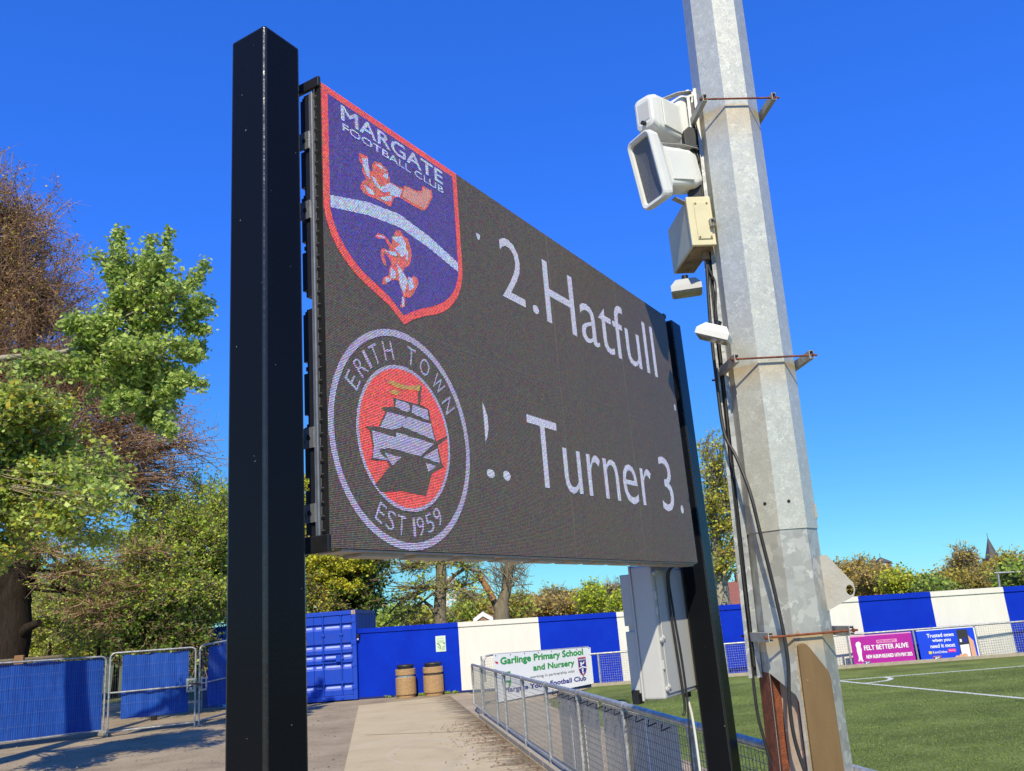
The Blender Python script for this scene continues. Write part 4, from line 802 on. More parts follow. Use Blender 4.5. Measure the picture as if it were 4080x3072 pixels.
mb = MB(); a = np.array([*wl(774), 0]); b = np.array([*wl(1290), 0]); mb.obox((a + b) / 2 + UP * .02 + wn * .012, (b - a) / 2, wn * .01, UP * .035); mb.build('damp_base', M['wall_edge'], wall)
# notice and lamp on the wall
q = np.array([*wl(958), 0]); nt_ = thing('wall_notice', 'pale green printed notice fixed to the blue block of the wall above the bins', 'notice', q + wn * .01 + UP * 1.15)
zc = 1.33; hw_, hh_ = .145, .212
mb = MB(); mb.obox(q + wn * .008 + UP * zc, wt * hw_, wn * .006, UP * hh_); pnl = mb.build('panel', M['pale_green'], nt_)
mb = MB(); o_ = q + wn * .0155 + UP * zc
put_poly(mb, [(-.11, .02), (-.05, .02), (0, -.06), (-.01, -.15), (-.04, -.155), (-.03, -.08), (-.06, -.02), (-.11, -.01)], o_, wt, UP)
put_poly(mb, [(.06, .025), (.13, .03), (.13, -.03), (.09, -.015)], o_, wt, UP); put_poly(mb, [(.05, -.07), (.12, -.065), (.12, -.085), (.05, -.085)], o_, wt, UP)
put_poly(mb, [(-.09, -.06), (-.055, -.08), (-.045, -.125), (-.075, -.1)], o_, wt, UP)
for k in range(9): put_poly(mb, [(-.10 + k * .021, .125), (-.086 + k * .021, .125 + .03 * ((k * 7) % 3 + 1) / 3), (-.083 + k * .021, .125)], o_, wt, UP)
for k in range(4): put_poly(mb, [(-.09, .085 - k * .018), (.09, .087 - k * .018), (.09, .082 - k * .018), (-.09, .080 - k * .018)], o_, wt, UP)
for k in range(5): put_poly(mb, [(.01, -.105 - k * .016), (.115, -.103 - k * .016), (.115, -.108 - k * .016), (.01, -.110 - k * .016)], o_, wt, UP)
mb.build('printed_design', M['mid_green'], pnl)
q = np.array([*wl(779), 0]); t = thing('bulkhead_lamp', 'small dark lamp high on the wall beside the container', 'lamp', q + wn * .05 + UP * 1.65)
mb = MB(); mb.obox(q + wn * .06 + UP * 1.72, wt * .05, wn * .055, UP * .05); mb.build('housing', M['black'], t, bevel=.01)
mb = MB(); mb.tube([q + wn * .05 + UP * 1.67, q + wn * .09 + UP * 1.60], .03, 10); mb.build('sensor', M['grey_plastic'], t)
# ------------------------------------------------------------------ far railing with banners
FA, FB = np.array([1.42, 23.25, 0]), np.array([14.2, 21.84, 0]); ft = (FB - FA) / np.linalg.norm(FB - FA); fn = np.array([ft[1], -ft[0], 0])
def fx(px, py=1400):     # point on the far railing line under a pixel column
    r = ray(px, py); n_ = np.array([ft[1], -ft[0]]); return np.array([*(r[:2] * (n_.dot(FA[:2]) / n_.dot(r[:2]))), 0])
fr_t = thing('perimeter_railing', 'far grey railing with white mesh along the foot of the blue and white wall', 'railing', FA)
FZ = .80
mb = MB(); mb.tube([FA + UP * FZ, FB + UP * FZ], .026, 10); mb.build('top_rail', M['galv_rail'], fr_t)
fpost = [fx(1290), fx(1420), fx(1565), fx(1700), fx(1834), fx(1979), fx(2114), fx(2258)]
for p in fpost:
    mb = MB(); mb.tube([p - UP * .02, p + UP * FZ], .024, 10); mb.build('post', M['galv_rail'], fr_t)
for i in range(len(fpost) - 1):
    if i in (4, 5): continue
    mesh_panel(fpost[i] + ft * .04, fpost[i + 1] - ft * .04, .05, FZ - .05, .055, .055, .0022).build('mesh_panel', M['galv_rail'], fr_t)
mb = MB(); mb.obox((FA + FB) / 2 + fn * .06 + UP * .04, (FB - FA) / 2, fn * .03, UP * .045); tag(mb.build('timber_edging', M['kerb']), 'pale timber edging board along the far side of the turf', 'edging')
# crest for banners (little shield)
def small_crest(parent, o, ax, ay, cx, cy, w_, h_):
    sh = lambda k: [(cx - w_ / 2 * k, cy + h_ / 2 * k), (cx + w_ / 2 * k, cy + h_ / 2 * k), (cx + w_ / 2 * k, cy - h_ * .12 * k), (cx + w_ * .36 * k, cy - h_ * .33 * k), (cx, cy - h_ / 2 * k), (cx - w_ * .36 * k, cy - h_ * .33 * k), (cx - w_ / 2 * k, cy - h_ * .12 * k)]
    mb = MB(); put_poly(mb, sh(1), o, ax, ay); c_ = mb.build('crest_border', M['red_ink'], parent)
    nv_ = np.cross(ax, ay)
    mb = MB(); put_poly(mb, sh(.9), o + nv_ * .002, ax, ay); mb.build('crest_field', M['navy_ink'], c_)
    mb = MB(); o2 = o + nv_ * .004
    put_poly(mb, [(cx - w_ * .45, cy - h_ * .03), (cx, cy + h_ * .04), (cx + w_ * .45, cy - h_ * .03), (cx + w_ * .45, cy - h_ * .10), (cx, cy - h_ * .03), (cx - w_ * .45, cy - h_ * .10)], o2, ax, ay)
    put_text(mb, 'MARGATE', o2, ax, ay, cx - w_ * .40, cx + w_ * .40, cy + h_ * .33, cy + h_ * .42, .02)
    sx, sy = w_ / .72, h_ / .70
    put_poly(mb, [(cx + (u - .371) * sx, cy + (z - 3.138) * sy) for u, z in lion], o2, ax, ay)
    put_poly(mb, [(cx + (u - .371) * sx, cy + (z - 3.138) * sy) for u, z in horse], o2, ax, ay)
    mb.build('crest_charges', M['white_ink'], c_)
# school banner on the corner return
bt = thing('school_banner', 'white school banner with green lettering at the corner of the railing', 'banner', BA)
bn = np.array([tb[1], -tb[0], 0]); LB = np.linalg.norm(BB - BA)
o_ = BA + bn * .04 + tb * .03
mb = MB(); bw = LB + .02; zl0, zl1, zr0, zr1 = .03, 1.08, .08, .97
vv = [o_ + UP * zl0, o_ + tb * bw + UP * zr0, o_ + tb * bw + UP * zr1, o_ + UP * zl1]
mb.add(vv + [p - bn * .006 for p in vv], [(0, 1, 2, 3), (7, 6, 5, 4), (0, 4, 5, 1), (3, 2, 6, 7), (1, 5, 6, 2), (4, 0, 3, 7)]); pnl = mb.build('panel', M['banner_white'], bt)
ay_ = UP + tb * 0; ax_ = tb + UP * (((zr1 + zr0) - (zl1 + zl0)) / 2 / bw); ob = o_ + bn * .004
mb = MB(); put_text(mb, 'Garlinge Primary School', ob, ax_, ay_, .22, bw - .33, .795, .99, .05); put_text(mb, 'and Nursery', ob, ax_, ay_, bw * .37, bw * .80, .57, .745, .05)
put_poly(mb, [(.22, .66), (.52, .67), (.52, .40), (.46, .30), (.37, .26), (.28, .30), (.22, .40)], ob, ax_, ay_); mb.build('green_lettering', M['green_ink'], pnl)
mb = MB(); put_poly(mb, [(.25, .62), (.49, .63), (.49, .47), (.25, .47)], ob + bn * .002, ax_, ay_); put_poly(mb, [(.31, .42), (.43, .42), (.43, .34), (.37, .31), (.31, .34)], ob + bn * .002, ax_, ay_); mb.build('school_shield_white', M['white_ink'], pnl)
mb = MB(); put_text(mb, 'working in partnership with', ob, ax_, ay_, bw * .33, bw * .795, .425, .505, .0, shear=.0); mb.build('black_lettering', M['black_ink'], pnl)
mb = MB(); put_text(mb, 'Margate Youth Football Club', ob, ax_, ay_, .27, bw - .3, .185, .325, .045); mb.build('navy_lettering', M['navy_ink'], pnl)
small_crest(pnl, ob, ax_, ay_, bw - .40, .55, .32, .47)
mb = MB()
for k in np.linspace(.02, .98, 8): q = o_ + tb * bw * k + UP * (zl1 - .03 + (zr1 - zl1) * k) + bn * .003; mb.tube([q, q + bn * .004], .014, 8)
mb.build('eyelets', M['black'], pnl)
mb = MB(); put_poly(mb, [(.03, .93), (.14, .90), (.13, .86), (.05, .88)], ob, ax_, ay_); mb.build('red_mark', M['red_ink'], pnl)
# purple and blue boards
def board(p, q, label, m_, zb, zt):
    t = thing('advertising_board', label, 'advertising board', (p + q) / 2)
    L = np.linalg.norm(q - p); mb = MB(); o0 = p + fn * .045
    mb.obox(o0 + (q - p) / 2 + UP * (zb + zt) / 2, (q - p) / 2, fn * .005, UP * (zt - zb) / 2); pn = mb.build('panel', m_, t)
    return t, pn, o0 + fn * .008, L
p, q = fpost[4] + ft * .05, fpost[5] - ft * .07
t, pn, o0, L = board(p, q, 'purple advertising board with white lettering on the far railing', M['magenta'], .02, .73)
mb = MB(); mb.obox(p + fn * .046 + (q - p) / 2 + UP * .748, (q - p) / 2, fn * .006, UP * .014); mb.build('pink_top_edge', M['pink_ink'], pn)
mb = MB(); put_text(mb, 'FELT BETTER ALIVE', o0, ft, UP, .30, L - .12, .40, .51, .03); put_text(mb, 'NEW ALBUM RELEASED 16TH MAY 2025', o0, ft, UP, .32, L - .06, .20, .285, .03)
fig = [(.13, .60), (.20, .62), (.24, .57), (.22, .50), (.235, .42), (.215, .30), (.22, .18), (.24, .145), (.19, .14), (.17, .20), (.15, .15), (.11, .15), (.135, .25), (.115, .38), (.12, .48), (.105, .54)]
put_poly(mb, fig, o0, ft, UP); mb.build('white_lettering', M['white_ink'], pn)
mb = MB(); put_poly(mb, [(L * .42, .545), (L * .75, .545), (L * .75, .625), (L * .42, .625)], o0, ft, UP); put_text(mb, 'Pure Shores', o0, ft, UP, .06, .34, .07, .11, .02); nmb = mb.build('pink_name_box', M['pink_ink'], pn)
mb = MB(); put_text(mb, 'PETER DOHERTY', o0 + fn * .002, ft, UP, L * .44, L * .73, .56, .61, .03); mb.build('name_lettering', M['magenta'], nmb)
small_crest(pn, o0, ft, UP, .32, .05 + .03, .17, .13)
p, q = fpost[5] + ft * .06, fpost[6] - ft * .05
t, pn, o0, L = board(p, q, 'blue advertising board picturing a hand and phone on the far railing', M['ad_blue'], .0, .755)
mb = MB(); mb.obox(p + fn * .046 + (q - p) / 2 + UP * .765, (q - p) / 2, fn * .004, UP * .010); mb.obox(q + fn * .046 + UP * .38 + ft * .012, ft * .014, fn * .004, UP * .37); mb.build('white_edge', M['white_ink'], pn)
mb = MB()
for s, y0, y1, x0, x1 in (('Trusted news', .585, .675, .17, .64), ('when you', .455, .55, .25, .57), ('need it most', .335, .425, .20, .63)): put_text(mb, s, o0, ft, UP, L * x0, L * x1, y0, y1, .028)
put_text(mb, 'KentOnline', o0, ft, UP, L * .22, L * .47, .205, .265, .012); mb.build('white_lettering', M['white_ink'], pn)
mb = MB(); put_poly(mb, [(L * .15, .20), (L * .20, .20), (L * .20, .265), (L * .15, .265)], o0, ft, UP); mb.build('yellow_mark', M['yellow_ink'], pn)
mb = MB(); put_poly(mb, [(L * .49, .215), (L * .63, .21), (L * .63, .285), (L * .49, .29)], o0, ft, UP); mb.build('pink_tag', M['hot_pink'], pn)
mb = MB(); put_text(mb, 'Breaking', o0 + fn * .002, ft, UP, L * .51, L * .61, .235, .265, .012); mb.build('tag_lettering', M['white_ink'], pn)
mb = MB(); put_poly(mb, [(L * .88, .58), (L * .96, .44), (L * .97, .03), (L * .85, .04)], o0, ft, UP); mb.build('printed_palm', M['skin_print'], pn)
phx = [(L * .70, .70), (L * .715, .725), (L * .87, .72), (L * .885, .69), (L * .88, .04), (L * .70, .09)]
mb = MB(); put_poly(mb, phx, o0 + fn * .002, ft, UP); ph = mb.build('printed_phone', M['black_ink'], pn)
mb = MB(); put_poly(mb, [(L * .715, .36), (L * .87, .37), (L * .865, .05), (L * .715, .09)], o0 + fn * .004, ft, UP); put_poly(mb, [(L * .725, .50), (L * .76, .50), (L * .76, .43), (L * .725, .43)], o0 + fn * .004, ft, UP); mb.build('phone_page', M['white_ink'], ph)
mb = MB(); put_poly(mb, [(L * .78, .52), (L * .86, .53), (L * .86, .42), (L * .78, .41)], o0 + fn * .004, ft, UP); mb.build('phone_picture', M['navy_ink'], ph)
mb = MB()
for cx, cy, w_, h_ in ((.63, .07, .045, .10), (.705, .09, .045, .12), (.77, .10, .045, .12)): put_poly(mb, [(L * (cx + w_ * math.cos(a)), cy + h_ * .55 * math.sin(a)) for a in np.linspace(0, 2 * math.pi, 15)[:-1]], o0 + fn * .006, ft, UP)
mb.build('printed_fingers', M['skin_print'], pn)
small_crest(pn, o0, ft, UP, L * .28, .075, .20, .15)
# ------------------------------------------------------------------ bins
def bin_thing(x, y, label, tint):
    t = thing('litter_bin', label, 'litter bin', (x, y, 0), 'stone litter bins by the wall'); o_ = (x, y, 0)
    mb = MB(); mb.lathe([(.0, 0), (.245, 0), (.247, .075), (.27, .08), (.278, .095), (.278, .51), (.272, .53), (.25, .532)], o_, 40, smooth=False); mb.build('drum', M['aggregate'], t)
    mb = MB(); mb.lathe([(.252, .53), (.252, .60)], o_, 28); mb.build('dark_band', tint, t)
    mb = MB(); mb.lathe([(.255, .592), (.275, .596), (.277, .735), (.27, .748), (.21, .748)], o_, 40, smooth=False); mb.build('collar', M['aggregate'], t)
    mb = MB(); mb.lathe([(.215, .72), (.215, .80)], o_, 28); mb.lathe([(.225, .80), (.238, .81), (.236, .85), (.20, .865), (0, .868)], o_, 28); mb.build('lid', M['rubber'], t)
    return t
bin_thing(-3.56, 24.66, 'left stone litter bin with patterned grey band, nearer the container', mat('patterned_band', (.10, .13, .13), .6, vary=(.36, .42, .42), scale=30))
bin_thing(-2.80, 24.66, 'right stone litter bin with plain dark band, under the wall notice', mat('plain_band', (.035, .028, .022), .6, vary=(.07, .06, .05), scale=30))
# ------------------------------------------------------------------ shipping container
ct = thing('shipping_container', 'blue steel shipping container with barred doors beside the wall', 'container', (-6.2, 26, 0))
X0, X1, Y0, Y1, ZC = -7.41, -4.985, 25.15, 28.4, 2.45
for x in (X0, X1 - .12):
    mb = MB(); mb.box((x, Y0, .02), (x + .12, Y0 + .12, ZC)); mb.build('corner_post', M['cont_blue'], ct, bevel=.01)
mb = MB(); mb.box((X0 + .12, Y0 + .01, ZC - .12), (X1 - .12, Y0 + .11, ZC - .005)); mb.build('header', M['cont_blue'], ct, bevel=.008)
mb = MB(); mb.box((X0 + .12, Y0 + .01, .03), (X1 - .12, Y0 + .11, .15)); mb.build('sill', M['cont_blue'], ct, bevel=.008)
for a, b in ((X0 + .13, -6.203), (-6.193, X1 - .13)):
    mb = MB(); z0_, z1_ = .16, ZC - .13
    prof = [0.06]; zsq = []
    # horizontally corrugated door: ribs across the leaf
    pts = [(z0_, .035)]; rows = (.36, .92, 1.18, 1.45, 1.99)
    for zc_ in rows: pts += [(zc_ - .055, .035), (zc_ + .045, .085), (zc_ + .095, .085), (zc_ + .112, .035)]
    pts += [(z1_, .035)]
    for (za, ya), (zb, yb) in zip(pts[:-1], pts[1:]):
        mb.add([(a, Y0 + ya, za), (b, Y0 + ya, za), (b, Y0 + yb, zb), (a, Y0 + yb, zb)], [(0, 1, 2, 3)])
    dr_ = mb.build('door', M['cont_blue'], ct)
    mb = MB()
    for zc_ in rows:
        for xa, xb in ((a + .05, a + .20), (a + .32, a + .72), (a + .84, b - .05)):
            mb.add([(xa, Y0 + .034, zc_ - .058), (xb, Y0 + .034, zc_ - .058), (xb, Y0 + .083, zc_ + .042), (xa, Y0 + .083, zc_ + .042)], [(0, 1, 2, 3)])
    mb.build('sunlit_rib_tint', mat('sunlit_blue', (.24, .31, .62), .5, vary=(.16, .23, .6), scale=9), dr_)  # paler blue paints in the sun caught on the rib slopes
    for x in (a + .26, a + .78):
        mb = MB(); mb.tube([(x, Y0 + .005, .06), (x, Y0 + .005, ZC - .04)], .018, 8); lb = mb.build('lock_rod', M['cont_blue'], dr_)
        mb = MB()
        for z in (.10, .5, 1.15, 1.8, ZC - .09): mb.box((x - .05, Y0 - .012, z - .03), (x + .05, Y0 + .03, z + .03))
        mb.build('rod_guide', M['cont_blue'], lb, bevel=.006)
    mb = MB(); mb.box((a + .30, Y0 - .02, 1.12), (a + .70, Y0 + .0, 1.15)); mb.box((a + .62, Y0 - .03, 1.06), (a + .76, Y0 + .01, 1.24)); mb.build('handle', M['cont_blue'], dr_, bevel=.005)
    mb = MB()
    for z in (.35, .95, 1.55, 2.15): mb.box((b - .02, Y0 - .012, z - .05), (b + .12, Y0 + .02, z + .05)) if a > -6.2 else mb.box((a - .12, Y0 - .012, z - .05), (a + .02, Y0 + .02, z + .05))
    mb.build('hinges', M['cont_blue'], dr_, bevel=.006)
for x, s in ((X1, 1), (X0, -1)):
    mb = MB(); yy = Y0 + .12; 
    while yy < Y1 - .2:
        d = .035
        for ya, da, yb, db in ((0, 0, .07, 0), (.07, 0, .14, d), (.14, d, .21, d), (.21, d, .28, 0)):
            mb.add([(x - s * (da + .01), yy + ya, .15), (x - s * (db + .01), yy + yb, .15), (x - s * (db + .01), yy + yb, ZC - .1), (x - s * (da + .01), yy + ya, ZC - .1)], [(0, 1, 2, 3) if s > 0 else (3, 2, 1, 0)])
        yy += .28
    mb.box((min(x, x - s * .06), Y0 + .12, ZC - .1), (max(x, x - s * .06), Y1, ZC)); mb.box((min(x, x - s * .06), Y0 + .12, .02), (max(x, x - s * .06), Y1, .15)); mb.build('side_wall', M['cont_dark'], ct)
mb = MB(); mb.box((X0 + .01, Y0 + .06, ZC - .04), (X1 - .01, Y1, ZC - .012)); mb.build('roof', M['cont_dark'], ct)
mb = MB(); mb.box((X0, Y1 - .05, .02), (X1, Y1, ZC - .045)); mb.build('end_wall', M['cont_dark'], ct)
mb = MB(); mb.box((X1 - .125, Y0 - .012, ZC - .125), (X1 - .01, Y0 - .002, ZC - .008)); mb.build('corner_casting', M['rust_wash'], ct)
# ------------------------------------------------------------------ temporary fencing
def heras(name, label, p, q, z0, z1, sheet_u, sheet_z, group, mid=False, feet=(True, True), z0q=None, z1q=None, seed=1):
    p, q = np.array(p, float), np.array(q, float); L = np.linalg.norm(q - p); t_ = (q - p) / L; nn = np.array([t_[1], -t_[0], 0])
    z0q = z0 if z0q is None else z0q; z1q = z1 if z1q is None else z1q
    t = thing(name, label, 'fence' if name == 'temporary_fence' else 'gate', p, group)
    Zl = lambda k: z0 + (z0q - z0) * k; Zh = lambda k: z1 + (z1q - z1) * k
    pt = lambda k, z: p + (q - p) * k + UP * z
    r_ = .11; kk = r_ / L
    loop = [pt(0, Zl(0) - .12)] + [pt(0, Zh(0) - r_)] + [p + t_ * (r_ - r_ * math.cos(a)) + UP * (Zh(0) - r_ + r_ * math.sin(a)) for a in np.linspace(.3, 1.3, 4)] + [pt(kk, Zh(kk)), pt(1 - kk, Zh(1 - kk))] + [q - t_ * (r_ - r_ * math.cos(a)) + UP * (Zh(1) - r_ + r_ * math.sin(a)) for a in np.linspace(1.3, .3, 4)] + [pt(1, Zh(1) - r_), pt(1, Zl(1) - .12)]
    mb = MB(); mb.tube(loop, .021, 8); mb.tube([pt(0, Zl(0)), pt(1, Zl(1))], .018, 8)
    if mid: mb.tube([pt(0, (Zl(0) + Zh(0)) / 2 - .02), pt(1, (Zl(1) + Zh(1)) / 2 - .02)], .019, 8)
    mb.build('frame', M['galv_rail'], t)
    mesh_panel(p + t_ * .03, q - t_ * .03, z0 + .02, z1 - .02,   .24, .045, .0010, z0q + .02, z1q - .02).build('wire_mesh', M['mesh_wire'], t)
    rg_ = np.random.default_rng(seed); nx, nz_ = 26, 14; vv = []; ff = []
    ph = rg_.uniform(0, 6, 6)
    for j in range(nz_ + 1):
        for i in range(nx + 1):
            k = sheet_u[0] + (sheet_u[1] - sheet_u[0]) * i / nx; v_ = j / nz_
            lo = Zl(k) + sheet_z[0]; hi = Zh(k) - sheet_z[1] - .03 * abs(math.sin(k * 9 + ph[0])) * (v_ > .95)
            z = lo + (hi - lo) * v_; b_ = .018 * math.sin(k * 17 + ph[1] + 2 * v_) + .014 * math.sin(v_ * 7 + ph[2] + k * 6) + .01 * math.sin(k * 41 + ph[3])
            vv.append(p + (q - p) * k + UP * z - nn * (.045 + b_))
    for j in range(nz_):
        for i in range(nx): a = j * (nx + 1) + i; ff.append((a, a + 1, a + nx + 2, a + nx + 1))
    mb = MB(); mb.add(vv, ff, 0, True); mb.build('blue_sheet', M['sheet_blue'], t)
    for k, on in zip((0, 1), feet):
        if on:
            mb = MB(); c = pt(k, .06); mb.obox(c, nn * .33, t_ * .10, UP * .06); mb.build('concrete_foot', M['concrete_foot'], t, bevel=.03)
    return t, t_, nn
D0 = G(-180, 1645); D1 = G(222, 1590)
heras('temporary_fence', 'temporary fence panel fully covered in blue sheet at the left edge', D0, D1, .16, 1.80, (.005, .99), (.02, .02), 'temporary fence panels', feet=(True, True), z0q=.12, z1q=1.73, seed=3)
g0, g1 = G(231, 1592), G(420, 1570)
gt_, gtd, gn_ = heras('fence_gate', 'left mesh gate leaf hung with a blue sheet, padlocked to its neighbour', g0, g1, .10, 1.79, (.14, .92), (.24, .05), 'mesh gates', mid=True, feet=(False, False), z1q=1.775, seed=5)
h0 = G(429, 1569); h1 = h0 + 3.2 * DIR(24)
h2, htd, hn_ = heras('fence_gate', 'right mesh gate leaf with blue sheet, half hidden by the left screen post', h0, h1, .12, 1.80, (.10, .97), (.25, .05), 'mesh gates', mid=True, feet=(False, False), z0q=.30, z1q=2.05, seed=7)
for tt_, c, td_, nn_ in ((gt_, g1, -gtd, gn_), (h2, h0, htd, hn_)):
    mb = MB(); zc_ = .93; w_ = .20; b_ = .022
    for dz in (-.13, .13): mb.obox(c + td_ * w_ / 2 + UP * (zc_ + dz) + nn_ * .03, td_ * w_ / 2, nn_ * .006, UP * b_)
    for du in (b_, w_ - b_): mb.obox(c + td_ * du + UP * zc_ + nn_ * .036, td_ * b_, nn_ * .006, UP * .108)
    mb.build('lock_plate', M['galv_rail'], tt_)
t = thing('padlock', 'rusty chain and padlock joining the two mesh gates', 'padlock', g1 + UP * .9)
mb = MB(); a = g1 + UP * .96 + gn_ * .06; mb.tube([a - gtd * .10 - UP * .06, a - gtd * .04, a + gtd * .04 - UP * .01, a + gtd * .14 - UP * .05], .016, 7); mb.build('chain', M['rust'], t)
mb = MB(); mb.obox(a - gtd * .1 - UP * .11, gtd * .03, gn_ * .012, UP * .035); mb.build('lock_body', M['steel'], t, bevel=.005)
# sheeted panel farther back, timber post and dark beam behind the left fence
t = thing('temporary_fence', 'taller dark blue sheeted panel rising behind the right gate', 'fence', (-10, 27, 0), 'temporary fence panels')
a, b = P(437, 1480, 27.5), P(520, 1470, 26.6); a[2] = b[2] = 0
mb = MB(); d_ = (b - a) / 2; nn_ = np.array([d_[1], -d_[0], 0]); nn_ /= np.linalg.norm(nn_); mb.obox((a + b) / 2 + UP * 1.18, d_, nn_ * .01, UP * 1.1); mb.build('blue_sheet', M['sheet_blue'], t)
for q_ in (a, b): mb = MB(); mb.tube([q_, q_ + UP * 2.3], .022, 8); mb.build('post', M['galv_rail'], t)
t = thing('timber_post', 'short raw timber post standing behind the left fence panel', 'post', P(38, 1480, 25.5) * np.array([1, 1, 0]))
c = ORG[t]; mb = MB(); mb.obox(c + UP * .96, (.10, .03, 0), (-.02, .07, 0), UP * .96); mb.build('post', M['wood'], t, bevel=.01)
t = thing('low_barrier', 'dark horizontal beam on stubby posts behind the left fence panel', 'barrier', P(80, 1460, 23.2) * np.array([1, 1, 0]))
a, b = P(-120, 1440, 25.6), P(135, 1419, 27); mb = MB(); mb.tube([a, b], .06, 8); mb.build('beam', M['bark_grey'], t)
for k in (.2, .6, .95): q_ = a + (b - a) * k; mb = MB(); mb.tube([q_ * np.array([1, 1, 0]), q_], .05, 8); mb.build('post', M['bark_grey'], t)
# ------------------------------------------------------------------ foliage builders
def segs(Aa, Bb, ra, rb, sides=3):
    """N tapered prisms -> verts, faces"""
    Aa, Bb = np.asarray(Aa, float), np.asarray(Bb, float); ra = np.broadcast_to(ra, len(Aa)); rb = np.broadcast_to(rb, len(Aa))
    t_ = Bb - Aa; t_ = t_ / (np.linalg.norm(t_, axis=1, keepdims=True) + 1e-9)
    ref = np.where(np.abs(t_[:, 2:3]) < .9, np.array([[0, 0, 1.0]]), np.array([[1.0, 0, 0]])); x = np.cross(ref, t_); x /= np.linalg.norm(x, axis=1, keepdims=True) + 1e-9; y = np.cross(t_, x)
    an = 2 * np.pi * np.arange(sides) / sides; ring_ = np.cos(an)[None, :, None] * x[:, None, :] + np.sin(an)[None, :, None] * y[:, None, :]
    V = np.concatenate([Aa[:, None, :] + ring_ * ra[:, None, None], Bb[:, None, :] + ring_ * rb[:, None, None]], 1)   # N,2s,3
    n_ = len(Aa); base = (np.arange(n_) * 2 * sides)[:, None, None]; k = np.arange(sides); k2 = (k + 1) % sides
    F = np.stack([k, k2, k2 + sides, k + sides], 1)[None] + base
    return V.reshape(-1, 3), F.reshape(-1, 4)
class Tree:
    def __init__(s, name, label, base, seed, group=None, cat='tree'):
        s.r = np.random.default_rng(seed); s.o = thing(name, label, cat, base, group); s.base = np.array(base, float)
        s.limb = []; s.tw = []; s.lv = {}; s.path = None
    def trunk(s, pts, rs, wob=.0):
        pts = [np.array(p, float) for p in pts]; out = []; rr = []
        for i in range(len(pts) - 1):
            for k in range(4):
                q = k / 4; out.append(pts[i] * (1 - q) + pts[i + 1] * q + s.r.normal(0, wob, 3) * (i + k > 0)); rr.append(rs[i] * (1 - q) + rs[i + 1] * q)
        out.append(pts[-1]); rr.append(rs[-1]); s.limb.append((out, rr)); return out, rr
    def bez(s, a, b, sag, n=5):
        c = (a + b) / 2 + np.array([0, 0, sag]) + s.r.normal(0, .06 * np.linalg.norm(b - a), 3)
        return [(1 - q) ** 2 * a + 2 * q * (1 - q) * c + q * q * b for q in np.linspace(0, 1, n)]
    def blob(s, c, rad, nsub, ntw, twl, tw_r, leaf=None, per=6, lsz=.07, anchor=None, limb_r=.06, jit=.5, up=.3, flat=1.0, drawlimb=True):
        """a clump: one limb from anchor to the clump, sub-branches inside it, twigs, and leaves along the twigs"""
        c = np.array(c, float); rad = np.array(rad, float); r = s.r
        if anchor is not None and drawlimb:
            lb = s.bez(np.array(anchor, float), c, -.1 * np.linalg.norm(c - anchor) * 0 + .05 * np.linalg.norm(c - anchor)); s.limb.append((lb, list(np.linspace(limb_r, limb_r * .45, len(lb)))))
            roots = np.array(lb[2:])
        else: roots = np.array([c])
        d = r.normal(0, 1, (nsub, 3)); d /= np.linalg.norm(d, axis=1, keepdims=True); d *= r.uniform(.3, 1.12, (nsub, 1)) ** .6
        ends = c + d * rad
        ra = roots[r.integers(0, len(roots), nsub)] + r.normal(0, .05, (nsub, 3)) * rad
        mid = ra + (ends - ra) * .5 + r.normal(0, .10, (nsub, 3)) * rad
        s.tw.append(segs(ra, mid, tw_r * 3.0, tw_r * 2.2, 4)); s.tw.append(segs(mid, ends, tw_r * 2.2, tw_r * 1.4, 4))
        # twigs
        n = nsub * ntw; idx = np.repeat(np.arange(nsub), ntw); q = r.uniform(.0, 1, n)[:, None]
        st = np.where(q < .35, ra[idx] + (mid[idx] - ra[idx]) * (q / .35), mid[idx] + (ends[idx] - mid[idx]) * ((q - .35) / .65))
        dr = r.normal(0, 1, (n, 3)); out = (st - c) / rad; dr = dr / np.linalg.norm(dr, axis=1, keepdims=True) + jit * out + np.array([0, 0, up]); dr /= np.linalg.norm(dr, axis=1, keepdims=True)
        ln = r.uniform(.4, 1, (n, 1)) * twl; en = st + dr * ln
        s.tw.append(segs(st, en, tw_r, tw_r * .45, 3))
        if leaf:
            for lf, share in (leaf if isinstance(leaf, list) else [(leaf, 1.0)]):
                m_ = int(n * per * share); ii = r.integers(0, n, m_); qq = r.uniform(.15, 1.05, (m_, 1))
                pos = st[ii] + (en[ii] - st[ii]) * qq + r.normal(0, lsz * .5, (m_, 3)); s.lv.setdefault(lf, []).append((pos, lsz))
    def finish(s, bark, twig):
        mb = MB()
        for pts, rr in s.limb: mb.tube(pts, rr, 9 if max(rr) > .1 else 6)
        if mb.v: mb.build('trunk', bark, s.o)
        if s.tw:
            vs_, fs_, off = [], [], 0
            for v, f in s.tw: vs_.append(v); fs_.append(f + off); off += len(v)
            fast_mesh('branches', np.concatenate(vs_), 4, twig, s.o, faces=np.concatenate(fs_))
        for lf, lst in s.lv.items():
            vv = []
            for pos, sz in lst:
                n = len(pos); a = s.r.normal(0, 1, (n, 3)); a[:, 2] *= .7; a /= np.linalg.norm(a, axis=1, keepdims=True); b = np.cross(a, s.r.normal(0, 1, (n, 3))); b /= np.linalg.norm(b, axis=1, keepdims=True) + 1e-9
                z = (sz * s.r.uniform(.55, 1.15, n))[:, None]
                vv.append(np.stack([pos - a * z * .5, pos + b * z * .36 - a * z * .08, pos + a * z * .55, pos - b * z * .36 - a * z * .08], 1).reshape(-1, 3))
            fast_mesh('crown', np.concatenate(vv), 4, M[lf], s.o)
        return s.o
def pr(px, d): return px * d / 1843 * 1.06     # pixel length -> metres at a distance
def radv(rx, ry, d, dep): return (pr(rx, d), dep, pr(ry, d))
